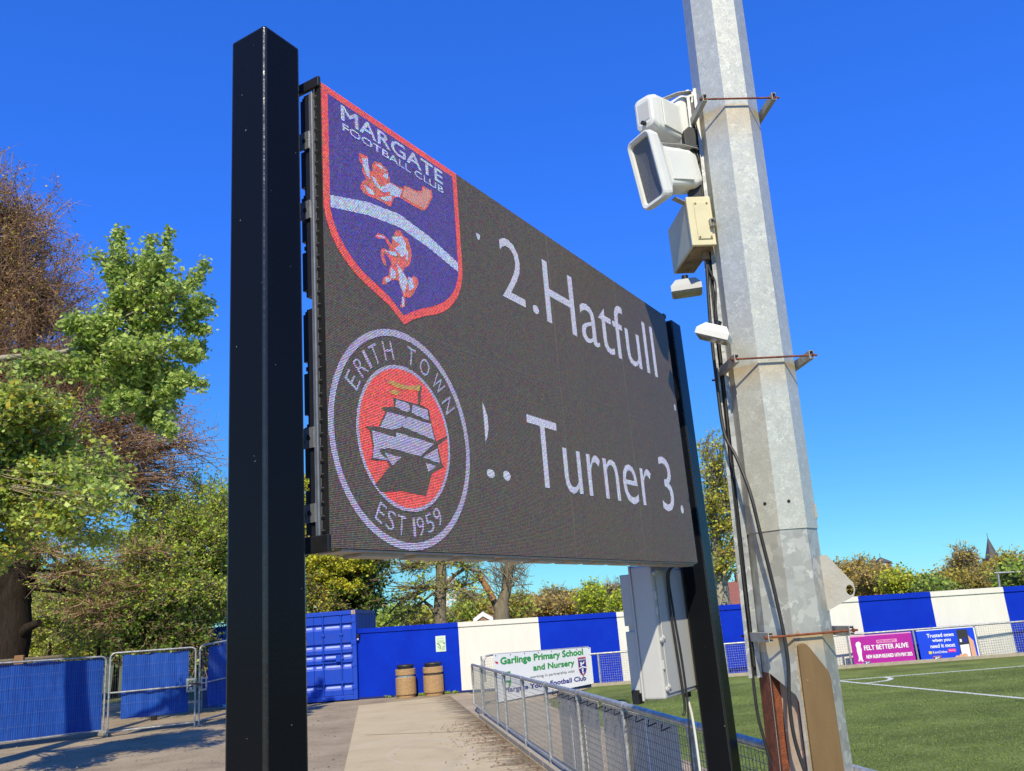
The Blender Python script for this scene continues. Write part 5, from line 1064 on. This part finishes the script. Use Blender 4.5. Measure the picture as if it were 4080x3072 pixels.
def gnd(px, d, py=1300): q = P(px, py, d); q[2] = 0; return q
# ---- big beech with brown twigs at the far left
T = Tree('beech_tree', 'huge beech with dark trunk and brown bare twigs at the left edge', gnd(18, 27), 11)
tp = [gnd(15, 27), P(22, 1390, 27), P(35, 1290, 27), P(55, 1180, 27), P(50, 1050, 27), P(10, 850, 27), P(-40, 600, 27), P(-60, 450, 27)]
T.trunk(tp, [.54, .46, .41, .38, .33, .27, .18, .1], .03)
T.trunk([tp[2], P(-20, 1200, 27), P(-60, 1050, 26)], [.4, .3, .2], .03)
for (px, py, rx, ry, ns, nt_) in ((-60, 420, 120, 110, 260, 14), (30, 480, 105, 120, 260, 14), (-40, 640, 150, 130, 300, 14), (95, 620, 110, 120, 300, 14), (60, 780, 150, 100, 300, 13), (180, 800, 110, 110, 260, 13), (150, 960, 160, 90, 260, 12), (300, 900, 110, 110, 260, 12), (380, 960, 80, 80, 130, 10), (290, 1040, 130, 60, 170, 12), (50, 1000, 130, 110, 200, 10)):
    c = P(px, py, 27); T.blob(c, radv(rx, ry, 27, 2.6), int(ns * .62), nt_, .7, .0062, [('bud_brown', .55), ('leaf_olive', .45)], 1.9 if px < 200 else 1.5, .075, anchor=tp[4] if py > 700 else tp[5], limb_r=.13, up=.15)
for k in range(9):                    # low drooping boughs around the trunk
    a = tp[2] + (tp[4] - tp[2]) * T.r.uniform(0, 1); b = P(T.r.uniform(60, 330), T.r.uniform(1180, 1330), 26); T.limb.append((T.bez(a, b, -.7, 7), list(np.linspace(.06, .008, 7)))); T.blob(b + np.array([0, 0, -.1]), (1.2, .8, .5), 40, 8, .5, .006, [('bud_brown', .08), ('leaf_green', .92)], 2.0, .08)
T.limb.append(([P(40, 1375, 26.8), P(60, 1355, 26.6), P(85, 1345, 26.4)], [.15, .12, .1]))
T.finish(M['bark'], M['twig_brown'])
# ---- poplar standing nearer, its boughs reaching in from the left
T = Tree('poplar_tree', 'fresh green poplar reaching in from the left with one pale bough', gnd(-330, 16.5), 12)
D = 16.5; tp = [gnd(-330, D), P(-330, 1200, D), P(-300, 900, D), P(-290, 500, D), P(-280, 200, D)]
T.trunk(tp, [.42, .36, .28, .18, .08], .02)
bg_ = [P(-300, 830, D), P(-100, 790, D), P(20, 772, D), P(110, 766, D), P(175, 752, D), P(240, 700, D), P(265, 640, D), P(262, 590, D)]
T.limb.append((bg_, [.10, .075, .055, .048, .042, .032, .024, .012])); T.limb.append(([bg_[3], P(180, 770, D), P(205, 795, D), P(260, 830, D)], [.035, .028, .02, .012]))
PB = [(255, 560, 38, 42), (300, 590, 55, 45), (350, 580, 55, 40), (380, 640, 45, 35), (320, 640, 65, 45), (395, 690, 30, 30), (260, 660, 50, 40), (330, 710, 70, 45), (230, 720, 60, 40), (380, 745, 45, 30), (290, 770, 85, 40), (210, 760, 60, 35), (330, 820, 65, 40), (250, 840, 70, 40), (370, 800, 40, 30), (340, 880, 50, 40), (160, 800, 70, 30), (60, 790, 70, 22)]
for px, py, rx, ry in PB:
    dd = D + T.r.uniform(-.8, .8); dens = int(rx * ry / 40); T.blob(P(px, py, dd), radv(rx * .84, ry * .84, dd, .8), max(12, int(dens * .55)), 9, .20, .003, [('leaf_poplar', .8), ('leaf_green', .2)], 3.4 if px > 200 else 2.2, .10, anchor=bg_[5] if px > 200 else bg_[3], limb_r=.018, up=.1)
for k in range(34):
    px, py, rx, ry = PB[T.r.integers(0, 16)]; a_ = math.atan2(py - 700, px - 275) + T.r.normal(0, .5); L_ = T.r.uniform(25, 62); dd = D + T.r.uniform(-.7, .7)
    pts = [P(px + (rx * .55 + L_ * q) * math.cos(a_), py + (ry * .55 + L_ * q) * math.sin(a_) - 10 * q * q, dd) for q in (0, .33, .66, 1)]
    T.limb.append((pts, [.010, .008, .006, .003]))
    for q, pt in enumerate(pts): T.blob(pt, radv(11, 10, D, .12), 5, 6, .12, .002, [('leaf_poplar', 1.0)], 2.6, .10, up=.0)
for px, py, rx, ry in ((40, 950, 90, 50), (130, 960, 80, 50), (-30, 900, 80, 60), (60, 1040, 110, 60), (180, 1050, 70, 60), (240, 1080, 55, 35), (30, 1120, 110, 50), (140, 1130, 90, 50), (230, 1010, 40, 60), (-60, 1080, 90, 90), (70, 860, 90, 45), (10, 1190, 60, 40), (200, 1160, 60, 30), (110, 900, 80, 40), (-120, 980, 90, 90), (-150, 1150, 90, 90), (-60, 1200, 60, 60)):
    dd = D - 1.2 + T.r.uniform(-.9, .9); dens = int(rx * ry / 60); T.blob(P(px, py, dd), radv(rx * .86, ry * .8, dd, .9), max(12, int(dens * .8)), 8, .22, .003, [('leaf_poplar', .55), ('leaf_lime', .3), ('leaf_gold', .15 if px < 180 else .02)], 4.2, .095, anchor=P(-300, 1000, D), limb_r=.03, up=.1)
T.finish(M['bark_pale'], M['twig_grey'])
# ---- leafy trees between the beech and the left post
T = Tree('hornbeam_tree', 'bushy yellow green tree just left of the left screen post', gnd(560, 27), 13); D = 27
tp = [gnd(560, D), P(545, 1350, D), P(500, 1230, D), P(460, 1080, D)]; T.trunk(tp, [.25, .2, .15, .06], .02)
for px, py, rx, ry in ((440, 1060, 45, 45), (480, 1080, 45, 50), (410, 1110, 60, 50), (470, 1150, 60, 55), (370, 1150, 65, 50), (430, 1210, 80, 55), (350, 1220, 75, 50), (490, 1230, 60, 60), (400, 1280, 90, 50), (470, 1310, 70, 50), (320, 1280, 60, 50), (420, 1345, 70, 40), (530, 1120, 50, 80), (550, 1250, 60, 90), (290, 1200, 60, 45), (250, 1260, 60, 45), (200, 1310, 60, 40), (330, 1330, 70, 35), (260, 1350, 60, 30), (170, 1360, 50, 30), (380, 1080, 45, 30), (310, 1130, 60, 45), (250, 1170, 50, 40), (350, 1090, 50, 35), (290, 1080, 40, 30)):
    T.blob(P(px, py, D + T.r.uniform(-1, 1)), radv(rx, ry, D, 1.2), int(rx * ry / 46), 7, .36, .0045, [('leaf_green', .5), ('leaf_lime', .35), ('leaf_olive', .15)], 3.8, .10, anchor=tp[2], limb_r=.04)
T.finish(M['bark'], M['twig_grey'])
T = Tree('evergreen_shrub', 'dark evergreen shrub behind the mesh gate', gnd(330, 26), 14, cat='shrub'); D = 26
for px, py, rx, ry in ((300, 1330, 50, 45), (350, 1360, 60, 50), (400, 1370, 50, 45), (280, 1390, 50, 50), (350, 1420, 80, 60), (430, 1400, 50, 60)):
    T.blob(P(px, py, D), radv(rx, ry, D, .8), int(rx * ry / 45), 6, .3, .006, [('leaf_ivy', .9), ('leaf_green', .1)], 4, .11)
T.limb.append(([gnd(340, D), P(340, 1400, D)], [.08, .04])); T.finish(M['bark'], M['twig_brown'])
for i, (x0, lab, lf) in enumerate(((110, 'sunlit lime green shrub beside the beech trunk behind the fence', 'leaf_lime'), (215, 'sunlit mixed green shrub behind the left fence panel', 'leaf_green'))):
    T = Tree('leafy_shrub', lab, gnd(x0, 33), 15 + i, 'shrubs behind the fence', 'shrub'); D = 33
    for k in range(13):
        px, py = x0 + T.r.normal(0, 45), 1385 - abs(T.r.normal(0, 55)); T.blob(P(px, py, D + T.r.uniform(-1, 1)), radv(40, 32, D, .9), 26, 6, .4, .006, [(lf, .8), ('leaf_olive', .2)], 3.5, .10)
    T.limb.append(([gnd(x0, D), P(x0, 1380, D)], [.1, .04])); T.finish(M['bark'], M['twig_grey'])
for i, (px, D, top, wid, lab) in enumerate(((-60, 41, 1240, 150, 'bright hedge tree left of the beech trunk'), (75, 42, 1255, 120, 'bright hedge tree just right of the beech trunk'), (165, 40, 1235, 120, 'tall hedge tree behind the left fence panel'), (255, 42, 1250, 120, 'hedge tree behind the gap between fence and gate'), (345, 43, 1240, 120, 'hedge tree behind the dark evergreen shrub'), (440, 42, 1230, 120, 'hedge tree behind the bushy yellow green tree'))):
    T = Tree('hedge_tree', lab, gnd(px, D), 90 + i, 'hedge trees far behind the left fence'); r = T.r
    T.limb.append(([gnd(px, D), P(px, 1400, D), P(px, 1300, D)], [.15, .1, .04]))
    for k in range(20):
        y_ = 1445 - (1445 - top) * r.uniform(0, 1) ** .9; T.blob(P(px + r.normal(0, wid * .3), y_, D + r.uniform(-1.5, 1.5)), radv(34, 30, D, 1.2), 34, 6, .6, .008, [(('leaf_lime', 'leaf_green')[i % 2], .7), ('leaf_olive', .3)], 3.2, .16)
    T.finish(M['bark'], M['twig_grey'])
# ---- ivy-clad tree behind the container
T = Tree('ivy_tree', 'dense dark ivy covered tree with yellow tufts behind the container', gnd(735, 32), 20); D = 32
tp = [gnd(735, D), P(735, 1320, D), P(730, 1200, D), P(725, 1000, D)]; T.trunk(tp, [.4, .3, .22, .08], .03)
for px, py, rx, ry in ((720, 1050, 55, 50), (690, 1100, 60, 60), (760, 1090, 60, 60), (700, 1170, 70, 50), (780, 1180, 60, 50), (650, 1180, 50, 70), (715, 1240, 70, 50), (790, 1240, 60, 50), (650, 1250, 50, 60), (760, 1290, 65, 45), (700, 1310, 60, 40), (805, 1300, 35, 30), (650, 1310, 50, 50), (770, 1335, 50, 30), (815, 1215, 30, 30), (690, 1350, 60, 40)):
    T.blob(P(px, py, D + T.r.uniform(-1, 1)), radv(rx, ry, D, 1.4), int(rx * ry / 30), 7, .35, .006, [('leaf_ivy', 1.0)], 4.2, .13, anchor=tp[1], limb_r=.05)
for px, py, rx, ry in ((700, 1210, 40, 14), (740, 1225, 45, 16), (690, 1240, 30, 14), (770, 1215, 25, 14), (675, 1222, 25, 18), (725, 1262, 22, 10), (668, 1045, 20, 25), (672, 1120, 14, 60), (760, 1270, 30, 12), (790, 1230, 18, 10)):
    T.blob(P(px, py, D - 1.6), radv(rx, ry, D, .4), int(rx * ry / 16), 6, .2, .005, [('leaf_yellow', .75), ('leaf_lime', .25)], 4.5, .11)
T.finish(M['bark'], M['twig_brown'])
T = Tree('leafy_shrub', 'olive green shrub between the left screen post and the container', gnd(680, 31), 21, 'shrubs behind the container', 'shrub'); D = 30.5
for px, py, rx, ry in ((672, 1260, 26, 50), (690, 1295, 36, 26), (700, 1310, 50, 22)): T.blob(P(px, py, D), radv(rx, ry, D, .6), int(rx * ry / 22), 6, .35, .006, [('leaf_olive', .7), ('leaf_green', .3)], 3, .1)
T.limb.append(([gnd(690, D), P(690, 1300, D)], [.08, .04])); T.finish(M['bark'], M['twig_grey'])
# ---- open sycamore above the wall
T = Tree('sycamore_tree', 'open crowned tree with pale trunk and sparse yellow leaves above the blue wall', gnd(950, 33), 22); D = 33
tp = [gnd(952, D), P(950, 1340, D), P(953, 1270, D), P(952, 1215, D), P(955, 1150, D), P(960, 1050, D), P(955, 900, D)]; T.trunk(tp, [.26, .25, .22, .2, .17, .12, .05], .01)
T.limb.append(([tp[2], P(985, 1240, D), P(1005, 1228, D), P(1040, 1235, D), P(1058, 1255, D)], [.10, .08, .07, .05, .02])); T.limb.append(([tp[1], P(930, 1310, D), P(905, 1290, D), P(870, 1295, D), P(835, 1330, D)], [.09, .075, .06, .045, .02]))
T.limb.append(([P(952, 1310, D), P(975, 1325, D), P(990, 1345, D)], [.05, .035, .02]))
for px, py, rx, ry in ((880, 1225, 55, 30), (930, 1215, 50, 22), (1000, 1215, 50, 22), (900, 1270, 60, 25), (860, 1305, 40, 22), (1000, 1265, 45, 25), (1035, 1235, 28, 28), (1020, 1285, 40, 22), (870, 1340, 50, 18), (930, 1150, 90, 50), (1010, 1130, 70, 50), (950, 1050, 90, 60), (850, 1180, 40, 30)):
    T.blob(P(px, py, D + T.r.uniform(-1.2, 1.2)), radv(rx, ry, D, 1.3), int(rx * ry / 45), 6, .5, .008, [('leaf_yellow', .45), ('leaf_lime', .4), ('leaf_green', .15)], 1.5, .12, anchor=tp[2] if py > 1240 else tp[3], limb_r=.05, up=.1)
T.finish(M['bark_grey'], M['twig_grey'])
# ---- pollarded tree with a torn limb
T = Tree('pollard_tree', 'bare pollarded tree with an orange broken limb above the white wall block', gnd(1082, 34), 23); D = 34
T.trunk([gnd(1084, D), P(1083, 1330, D), P(1086, 1305, D), P(1094, 1270, D), P(1100, 1215, D), P(1104, 1150, D)], [.32, .31, .24, .20, .19, .17], .01)
T.limb.append(([P(1078, 1322, D), P(1066, 1296, D), P(1052, 1270, D), P(1040, 1250, D), P(1031, 1243, D)], [.16, .13, .12, .10, .07]))
for k in range(46):
    a = P(1088 + T.r.uniform(-6, 8), T.r.uniform(1215, 1310), D); b = P(1100 + T.r.uniform(-52, 56), T.r.uniform(1195, 1285), D + T.r.uniform(-1, 1)); bz = T.bez(a, b, .05, 4); T.tw.append(segs(np.array(bz[:-1]), np.array(bz[1:]), .018, .012, 4))
    for j in range(9):
        st = bz[1] + (bz[3] - bz[1]) * T.r.uniform(0, 1); en = st + T.r.normal(0, .3, 3) + np.array([0, 0, .2]); T.tw.append(segs([st], [en], .008, .005, 3))
T.finish(M['bark_grey'], M['twig_grey'])
# orange torn end as its own small limb mesh
mb = MB(); mb.tube([P(1066, 1296, D - .2), P(1052, 1270, D - .2), P(1040, 1250, D - .2), P(1031, 1242, D - .2)], [.14, .13, .115, .06], 8); mb.build('torn_limb', M['bark_orange'], T.o)
# ---- tall tree seen between the right post and the mast
T = Tree('sycamore_tree', 'tall thin crowned tree seen between the right screen post and the mast', gnd(1556, 34), 24); D = 34
tp = [gnd(1558, D), P(1556, 1280, D), P(1553, 1230, D), P(1545, 1150, D), P(1538, 1080, D), P(1540, 980, D)]; T.trunk(tp, [.34, .32, .27, .17, .12, .05], .01)
T.limb.append(([tp[2], P(1572, 1190, D), P(1590, 1150, D)], [.14, .1, .06])); T.limb.append(([tp[1], P(1580, 1235, D), P(1610, 1225, D)], [.08, .06, .04]))
for px, py, rx, ry in ((1530, 950, 26, 18), (1560, 965, 34, 24), (1540, 1020, 40, 28), (1575, 1060, 40, 40), (1535, 1090, 36, 30), (1560, 1140, 45, 32), (1530, 1180, 34, 25), (1590, 1190, 40, 30), (1560, 1225, 40, 22), (1610, 1110, 40, 60), (1500, 1120, 40, 60), (1620, 1000, 40, 50)):
    T.blob(P(px, py, D + T.r.uniform(-1, 1)), radv(rx, ry, D, 1.2), int(rx * ry / 30), 6, .45, .008, [('leaf_yellow', .5), ('leaf_lime', .3), ('leaf_gold', .2)], 2.2, .13, anchor=tp[3] if py < 1180 else tp[2], limb_r=.05, up=.1)
T.finish(M['bark_pale'], M['twig_grey'])
# ---- background trees behind the wall
def bgtree(label, px, D, top, wid, leaf, seed, twig='twig_grey', per=3.4, base=1330, bark='bark', name='background_tree', lsz=.2, twl=.9):
    T = Tree(name, label, gnd(px, D), seed, 'trees beyond the wall'); r = T.r
    cy = (top + base) / 2; T.trunk([gnd(px, D), P(px, base - 10, D), P(px + r.uniform(-4, 4), cy, D), P(px, top + (base - top) * .25, D)], [.3, .24, .16, .05], .05)
    n = max(5, int(wid / 7))
    for k in range(n):
        a = r.uniform(0, 2 * math.pi); q = math.sqrt(r.uniform(0, 1)); x = px + wid * .42 * q * math.cos(a); y = cy + 4 + (base - top) * .40 * q * math.sin(a)
        T.blob(P(x, y, D + r.uniform(-1.5, 1.5)), radv(wid * .2, (base - top) * .2, D, 1.4), 34, 6, twl, .009 * D / 45, leaf, per, lsz, anchor=P(px, cy + (base - top) * .2, D), limb_r=.05, up=.25)
    return T.finish(M[bark], M[twig])
bgtree('round bare olive tree on the skyline left of the grey cabinet', 1212, 62, 1266, 92, [('leaf_olive', .7), ('leaf_tan', .3)], 40, 'twig_grey', 1.2, 1335)
bgtree('low brown hedge-like tree on the skyline right of the pollard', 1160, 58, 1296, 70, [('leaf_tan', .8), ('leaf_olive', .2)], 41, per=3)
bgtree('tan budding tree left of the bright conifer', 1240, 55, 1288, 62, [('leaf_tan', .7), ('leaf_gold', .3)], 42, per=3)
bgtree('bright lime conifer rising above the blue wall', 1276, 50, 1262, 46, [('leaf_bright', 1.0)], 43, per=4.5, lsz=.17)
bgtree('bare grey twiggy tree beside the grey cabinet', 1325, 60, 1250, 60, [('leaf_tan', 1.0)], 44, 'twig_grey', .3)
bgtree('lime conifer half hidden by the grey cabinet', 1345, 48, 1280, 44, [('leaf_bright', 1.0)], 45, per=4.5, lsz=.17)
bgtree('low green bush behind the sycamore trunk', 1000, 50, 1285, 70, [('leaf_green', .6), ('leaf_olive', .4)], 46, per=3, base=1350)
bgtree('low yellow green bush beside the pollard', 1045, 52, 1290, 60, [('leaf_olive', .6), ('leaf_lime', .4)], 47, per=3, base=1345)
bgtree('olive bush right of the pollard trunk', 1118, 50, 1285, 50, [('leaf_olive', .7), ('leaf_green', .3)], 48, per=3, base=1335)
bgtree('green bush behind the ivy tree', 850, 48, 1320, 60, [('leaf_lime', .5), ('leaf_green', .5)], 49, per=3, base=1365)
bgtree('low green bush left of the sycamore trunk', 905, 50, 1318, 60, [('leaf_lime', .5), ('leaf_olive', .5)], 50, per=3, base=1360)
TL = [(1755, 60, 1232, 110, 'tan', 'brown budding tree half hidden behind the mast'), (1838, 66, 1206, 96, 'tan', 'brown budding tree just right of the mast'), (1895, 60, 1224, 84, 'tan', 'russet tree below the turret roof'), (1948, 52, 1240, 50, 'bright', 'bright yellow green tree right of the turret'), (1995, 66, 1252, 80, 'olive', 'olive tree in the middle of the skyline'), (2010, 50, 1262, 66, 'green', 'dark green bush just above the blue block'), (2055, 62, 1240, 90, 'olivegold', 'olive gold tree left of the big bare dome'), (2086, 72, 1180, 100, 'bare', 'big bare domed tree left of the spire'), (2130, 60, 1230, 80, 'olive', 'olive tree at the foot of the spire'), (2145, 66, 1208, 60, 'gold', 'golden tree in front of the spire'), (2185, 66, 1196, 76, 'gold', 'golden tree right of the spire'), (2208, 46, 1222, 56, 'green', 'dark green tree at the right edge'), (2245, 60, 1205, 90, 'olivegold', 'olive gold tree cut by the right edge'), (1690, 60, 1235, 90, 'olive', 'olive tree behind the mast'), (1625, 58, 1262, 70, 'olivegold', 'olive gold tree left of the mast')]
LV = {'tan': [('leaf_tan', .7), ('leaf_gold', .15), ('leaf_olive', .15)], 'bright': [('leaf_bright', .6), ('leaf_yellow', .4)], 'olive': [('leaf_olive', .7), ('leaf_tan', .3)], 'green': [('leaf_green', .7), ('leaf_ivy', .3)], 'olivegold': [('leaf_olive', .6), ('leaf_gold', .4)], 'bare': [('leaf_olive', .5), ('leaf_tan', .5)], 'gold': [('leaf_gold', .6), ('leaf_olive', .4)]}
for i, (px, D, top, wid, kd, lab) in enumerate(TL):
    bgtree(lab, px, D, top, wid, LV[kd], 60 + i, 'twig_grey', 1.3 if kd == 'bare' else 3.4, base=1290)
# ------------------------------------------------------------------ far buildings
def house(label, px, D, eave, ridge, wid, dep, roof, yaw=0, gable=False):
    c = gnd(px, D, 1320); t = thing('house', label, 'house', c); ze = P(px, eave, D)[2]; zr = P(px, ridge, D)[2]; hw_ = pr(wid, D) / 2
    ax = DIR(math.degrees(math.atan2(c[0], c[1])) + 90 + yaw); ay = np.array([-ax[1], ax[0], 0])
    mb = MB(); mb.obox(c + UP * ze / 2, ax * hw_, ay * dep / 2, UP * ze / 2); w_ = mb.build('wall', M['render_cream'] if gable else M['brick'], t)
    e = .25; pts = [c + sx * ax * (hw_ + e) + sy * ay * (dep / 2 + e) + UP * ze for sx, sy in ((-1, -1), (1, -1), (1, 1), (-1, 1))]
    if gable: r0, r1 = c + ay * -(dep / 2 + e) + UP * zr, c + ay * (dep / 2 + e) + UP * zr; fs = [(0, 1, 4), (1, 2, 5, 4), (2, 3, 5), (3, 0, 4, 5)]
    else: r0, r1 = c - ax * hw_ * .55 + UP * zr, c + ax * hw_ * .55 + UP * zr; fs = [(0, 1, 5, 4), (1, 2, 5), (2, 3, 4, 5), (3, 0, 4)]
    mb = MB(); mb.add(pts + [r0, r1], fs); rf = mb.build('roof', roof, t)
    mb = MB(); q = c + ax * hw_ * .4 + UP * zr; mb.obox(q, ax * .3, ay * .3, UP * .45); mb.build('chimney', M['brick'], rf)
    for s in (-.5, .4):
        mb = MB(); mb.obox(c + ax * hw_ * s - ay * (dep / 2 + .02) + UP * ze * .62, ax * .5, ay * .03, UP * .6); mb.build('window', M['window_dark'], t)
    if gable:
        mb = MB(); 
        for sgn in (-1, 1):
            a = c + sgn * ax * (hw_ + e) - ay * (dep / 2 + e + .03) + UP * ze; d_ = (r0 - ay * .03 - a) / 2; mb.obox(a + d_, d_, ay * .03, UP * .12)
        mb.build('barge_board', M['white_ink'], t)
    return t
house('house with long weathered tiled roof left of the sycamore', 855, 58, 1345, 1324, 70, 8, M['roof_pink'])
house('cottage with pinkish tiled roof close beside the sycamore trunk', 902, 56, 1340, 1322, 40, 8, M['roof_pink'], 12)
house('house with bright red hipped roof right of the pollard', 1140, 60, 1332, 1302, 60, 9, M['roof_red'], 10)
house('white gabled cottage behind the pollard trunk', 1058, 50.5, 1339, 1326, 20, 5, M['roof_pink'], 8, True)
house('house with red tiled roof between the right post and the mast', 1590, 46, 1308, 1256, 96, 10, M['roof_red'], -8)
house('low brown roofed house behind the tan tree', 1320, 72, 1315, 1294, 66, 9, M['roof_pink'])
# turret building
px, D = 1906, 95; c = gnd(px, D, 1215); t = thing('turret_house', 'old brick building with a pointed turret roof rising above the trees', 'building', c)
zt, ze = P(px, 1203, D)[2], P(px, 1216, D)[2]; mb = MB(); mb.obox(c + UP * ze / 2, (.6, 0, 0), (0, .6, 0), UP * ze / 2); mb.build('wall', M['brick'], t)
mb = MB(); e = .75; mb.add([c + np.array([sx * e, sy * e, ze]) for sx, sy in ((-1, -1), (1, -1), (1, 1), (-1, 1))] + [c + np.array([-.12, 0, zt])], [(0, 1, 4), (1, 2, 4), (2, 3, 4), (3, 0, 4)]); rf = mb.build('roof', M['slate'], t)
mb = MB(); mb.obox(c + np.array([-.75, .2, ze]), (.14, 0, 0), (0, .14, 0), UP * .45); mb.build('chimney', M['brick'], rf)
mb = MB(); mb.obox(c + np.array([-.15, -.62, ze - .25]), (.3, 0, 0), (0, .03, 0), UP * .2); mb.build('window', M['white_ink'], t)
mb = MB(); mb.tube([c + np.array([-.12, 0, zt - .1]), c + np.array([-.12, 0, zt + .35])], .025, 6); mb.build('finial', M['slate'], rf)
# spire
px, D = 2140, 170; c = gnd(px, D, 1190); t = thing('church_spire', 'slender dark church spire rising behind the treetops', 'church', c)
zt, zb_ = P(2134, 1160, D)[2], P(2140, 1206, D)[2]; mb = MB(); n8 = 8; rr = 1.15
mb.add([c + np.array([rr * math.cos(2 * math.pi * k / 8), rr * math.sin(2 * math.pi * k / 8), zb_]) for k in range(8)] + [c + np.array([0, 0, zt])], [(k, (k + 1) % 8, 8) for k in range(8)]); mb.build('spire', M['slate'], t)
mb = MB(); mb.obox(c + UP * zb_ / 2, (1.2, 0, 0), (0, 1.2, 0), UP * zb_ / 2); mb.build('tower', M['brick'], t)
mb = MB(); mb.tube([c + UP * (zt - .3), c + UP * (zt + .7)], .04, 6); mb.build('finial', M['slate'], t)
# white lattice tower and roof aerial
D = 70; c = gnd(975, D); t = thing('white_tower', 'slim white twin legged tower seen through the sycamore branches', 'tower', c)
zt = P(973, 1264, D)[2]
for s in (-1, 1): mb = MB(); mb.obox(c + np.array([s * .32, 0, zt / 2]), (.13, 0, 0), (0, .13, 0), UP * zt / 2); mb.build('leg', M['white_plastic'], t)
mb = MB(); mb.obox(c + UP * (zt + .2), (.5, 0, 0), (0, .3, 0), UP * .45)
for k in range(9): mb.obox(c + UP * zt * (.35 + k * .07), (.25, 0, 0), (0, .06, 0), UP * .07)
mb.build('cross_frame', M['white_plastic'], t)
D = 44; t = thing('roof_aerial', 'thin pale aerial bar on a short mast above the far wall', 'aerial', gnd(2160, D))
mb = MB(); mb.tube([gnd(2158, D), P(2156, 1240, D)], .05, 6); mb.build('mast', M['galv_rail'], t)
mb = MB(); mb.tube([P(2148, 1238, D), P(2205, 1235, D)], .045, 6); mb.build('bar', M['galv_rail'], t)
# ------------------------------------------------------------------ litter, weeds and turf pile
rg = np.random.default_rng(77)
n = 700; yy = 11.0 + 6.5 * rg.beta(1.6, 1.3, n); off = np.abs(rg.normal(0, .42, n)); xx = np.array([rail(y) for y in yy]) - .10 - off
pos = np.stack([xx, yy, np.full(n, .012)], 1); a = rg.normal(0, 1, (n, 3)); a[:, 2] *= .3; a /= np.linalg.norm(a, axis=1, keepdims=True); b = np.cross(a, np.tile([[0, 0, 1.0]], (n, 1)) + rg.normal(0, .3, (n, 3))); z = rg.uniform(.012, .034, (n, 1))
v = np.stack([pos - a * z, pos + b * z * .4, pos + a * z, pos - b * z * .4], 1).reshape(-1, 3); v[:, 2] = np.maximum(v[:, 2], .004)
M['litter'] = leaf_mat('dry_leaf', (.10, .06, .035), (.42, .19, .07), .1)
tag(fast_mesh('leaf_litter', v, 4, M['litter'], None), 'brown dry leaves strewn along the foot of the railing', 'leaves', kind='stuff')
n = 150000; yy = 5.0 + 15.0 * rg.uniform(0, 1, n) ** 1.15; xx = np.interp(yy, [0, 25], [2.4, 2.0]) + rg.uniform(-1.6, 1, n) * 0 + (yy * .62 + 1.0) * rg.uniform(0, 1, n) - .4
ok = xx > np.array([rail(y) + 1.7 for y in yy]); ok &= yy < 22.6 - (xx - 2) * .09
xx, yy = xx[ok], yy[ok]; n = len(xx)
a = rg.normal(0, .6, (n, 3)); a[:, 2] = 1; a /= np.linalg.norm(a, axis=1, keepdims=True); h_ = rg.uniform(.007, .020, (n, 1)); ph = rg.uniform(0, 2 * np.pi, n); b = np.stack([np.cos(ph), np.sin(ph), 0 * ph], 1)
pos = np.stack([xx, yy, np.full(n, .008)], 1); v = np.stack([pos - b * .006, pos + b * .006, pos + a * h_], 1).reshape(-1, 3)
tag(fast_mesh('turf_pile', v, 3, M['blade'], None), 'short green turf pile covering the pitch', 'grass', kind='stuff')

n = 2600; pxs = rg.uniform(-14, -1.5, n); pys = rg.uniform(9, 25, n); ok = (pxs < np.interp(pys, [12.6, 23.2], [-2.8, -4.7])) & (pys < 19 + (pxs + 11.6) * .6 + rg.normal(0, .6, n))
pxs, pys = pxs[ok], pys[ok]; n = len(pxs); c_ = np.stack([pxs, pys, np.full(n, .0)], 1); sz = rg.uniform(.005, .016, (n, 1)) * rg.choice([1, 1, 1.8], (n, 1))
o4 = np.array([[1, 0, 0], [-.5, .8, 0], [-.5, -.8, 0], [0, 0, .9]]); V4 = c_[:, None, :] + o4[None] * sz[:, None, :]; F4 = np.array([[0, 1, 3], [1, 2, 3], [2, 0, 3]])[None] + (np.arange(n) * 4)[:, None, None]
M['stone'] = leaf_mat('loose_stone', (.09, .07, .05), (.42, .34, .25), 0, .9)
tag(fast_mesh('loose_stones', V4.reshape(-1, 3), 3, M['stone'], None, faces=F4.reshape(-1, 3)), 'loose stones and grit scattered over the tarmac', 'stones', kind='stuff')
pos = []
for px in list(rg.uniform(800, 1000, 14)) + list(rg.uniform(905, 925, 10)) + list(rg.uniform(960, 990, 14)):
    q = wl(px); pos.append(np.array([*q, 0]) + wn * .06 + rg.normal(0, .022, (26, 3)) * np.array([1, 1, .8]) + np.array([0, 0, .02]))
pos = np.concatenate(pos); pos[:, 2] = np.abs(pos[:, 2]) + .01; n = len(pos); a = rg.normal(0, 1, (n, 3)); a /= np.linalg.norm(a, axis=1, keepdims=True); b = np.cross(a, rg.normal(0, 1, (n, 3))); b /= np.linalg.norm(b, axis=1, keepdims=True)
tag(fast_mesh('weeds', np.stack([pos - a * .016, pos + b * .011, pos + a * .016, pos - b * .011], 1).reshape(-1, 3), 4, M['leaf_green'], None), 'small green weeds at the foot of the wall by the bins', 'weeds', kind='stuff')
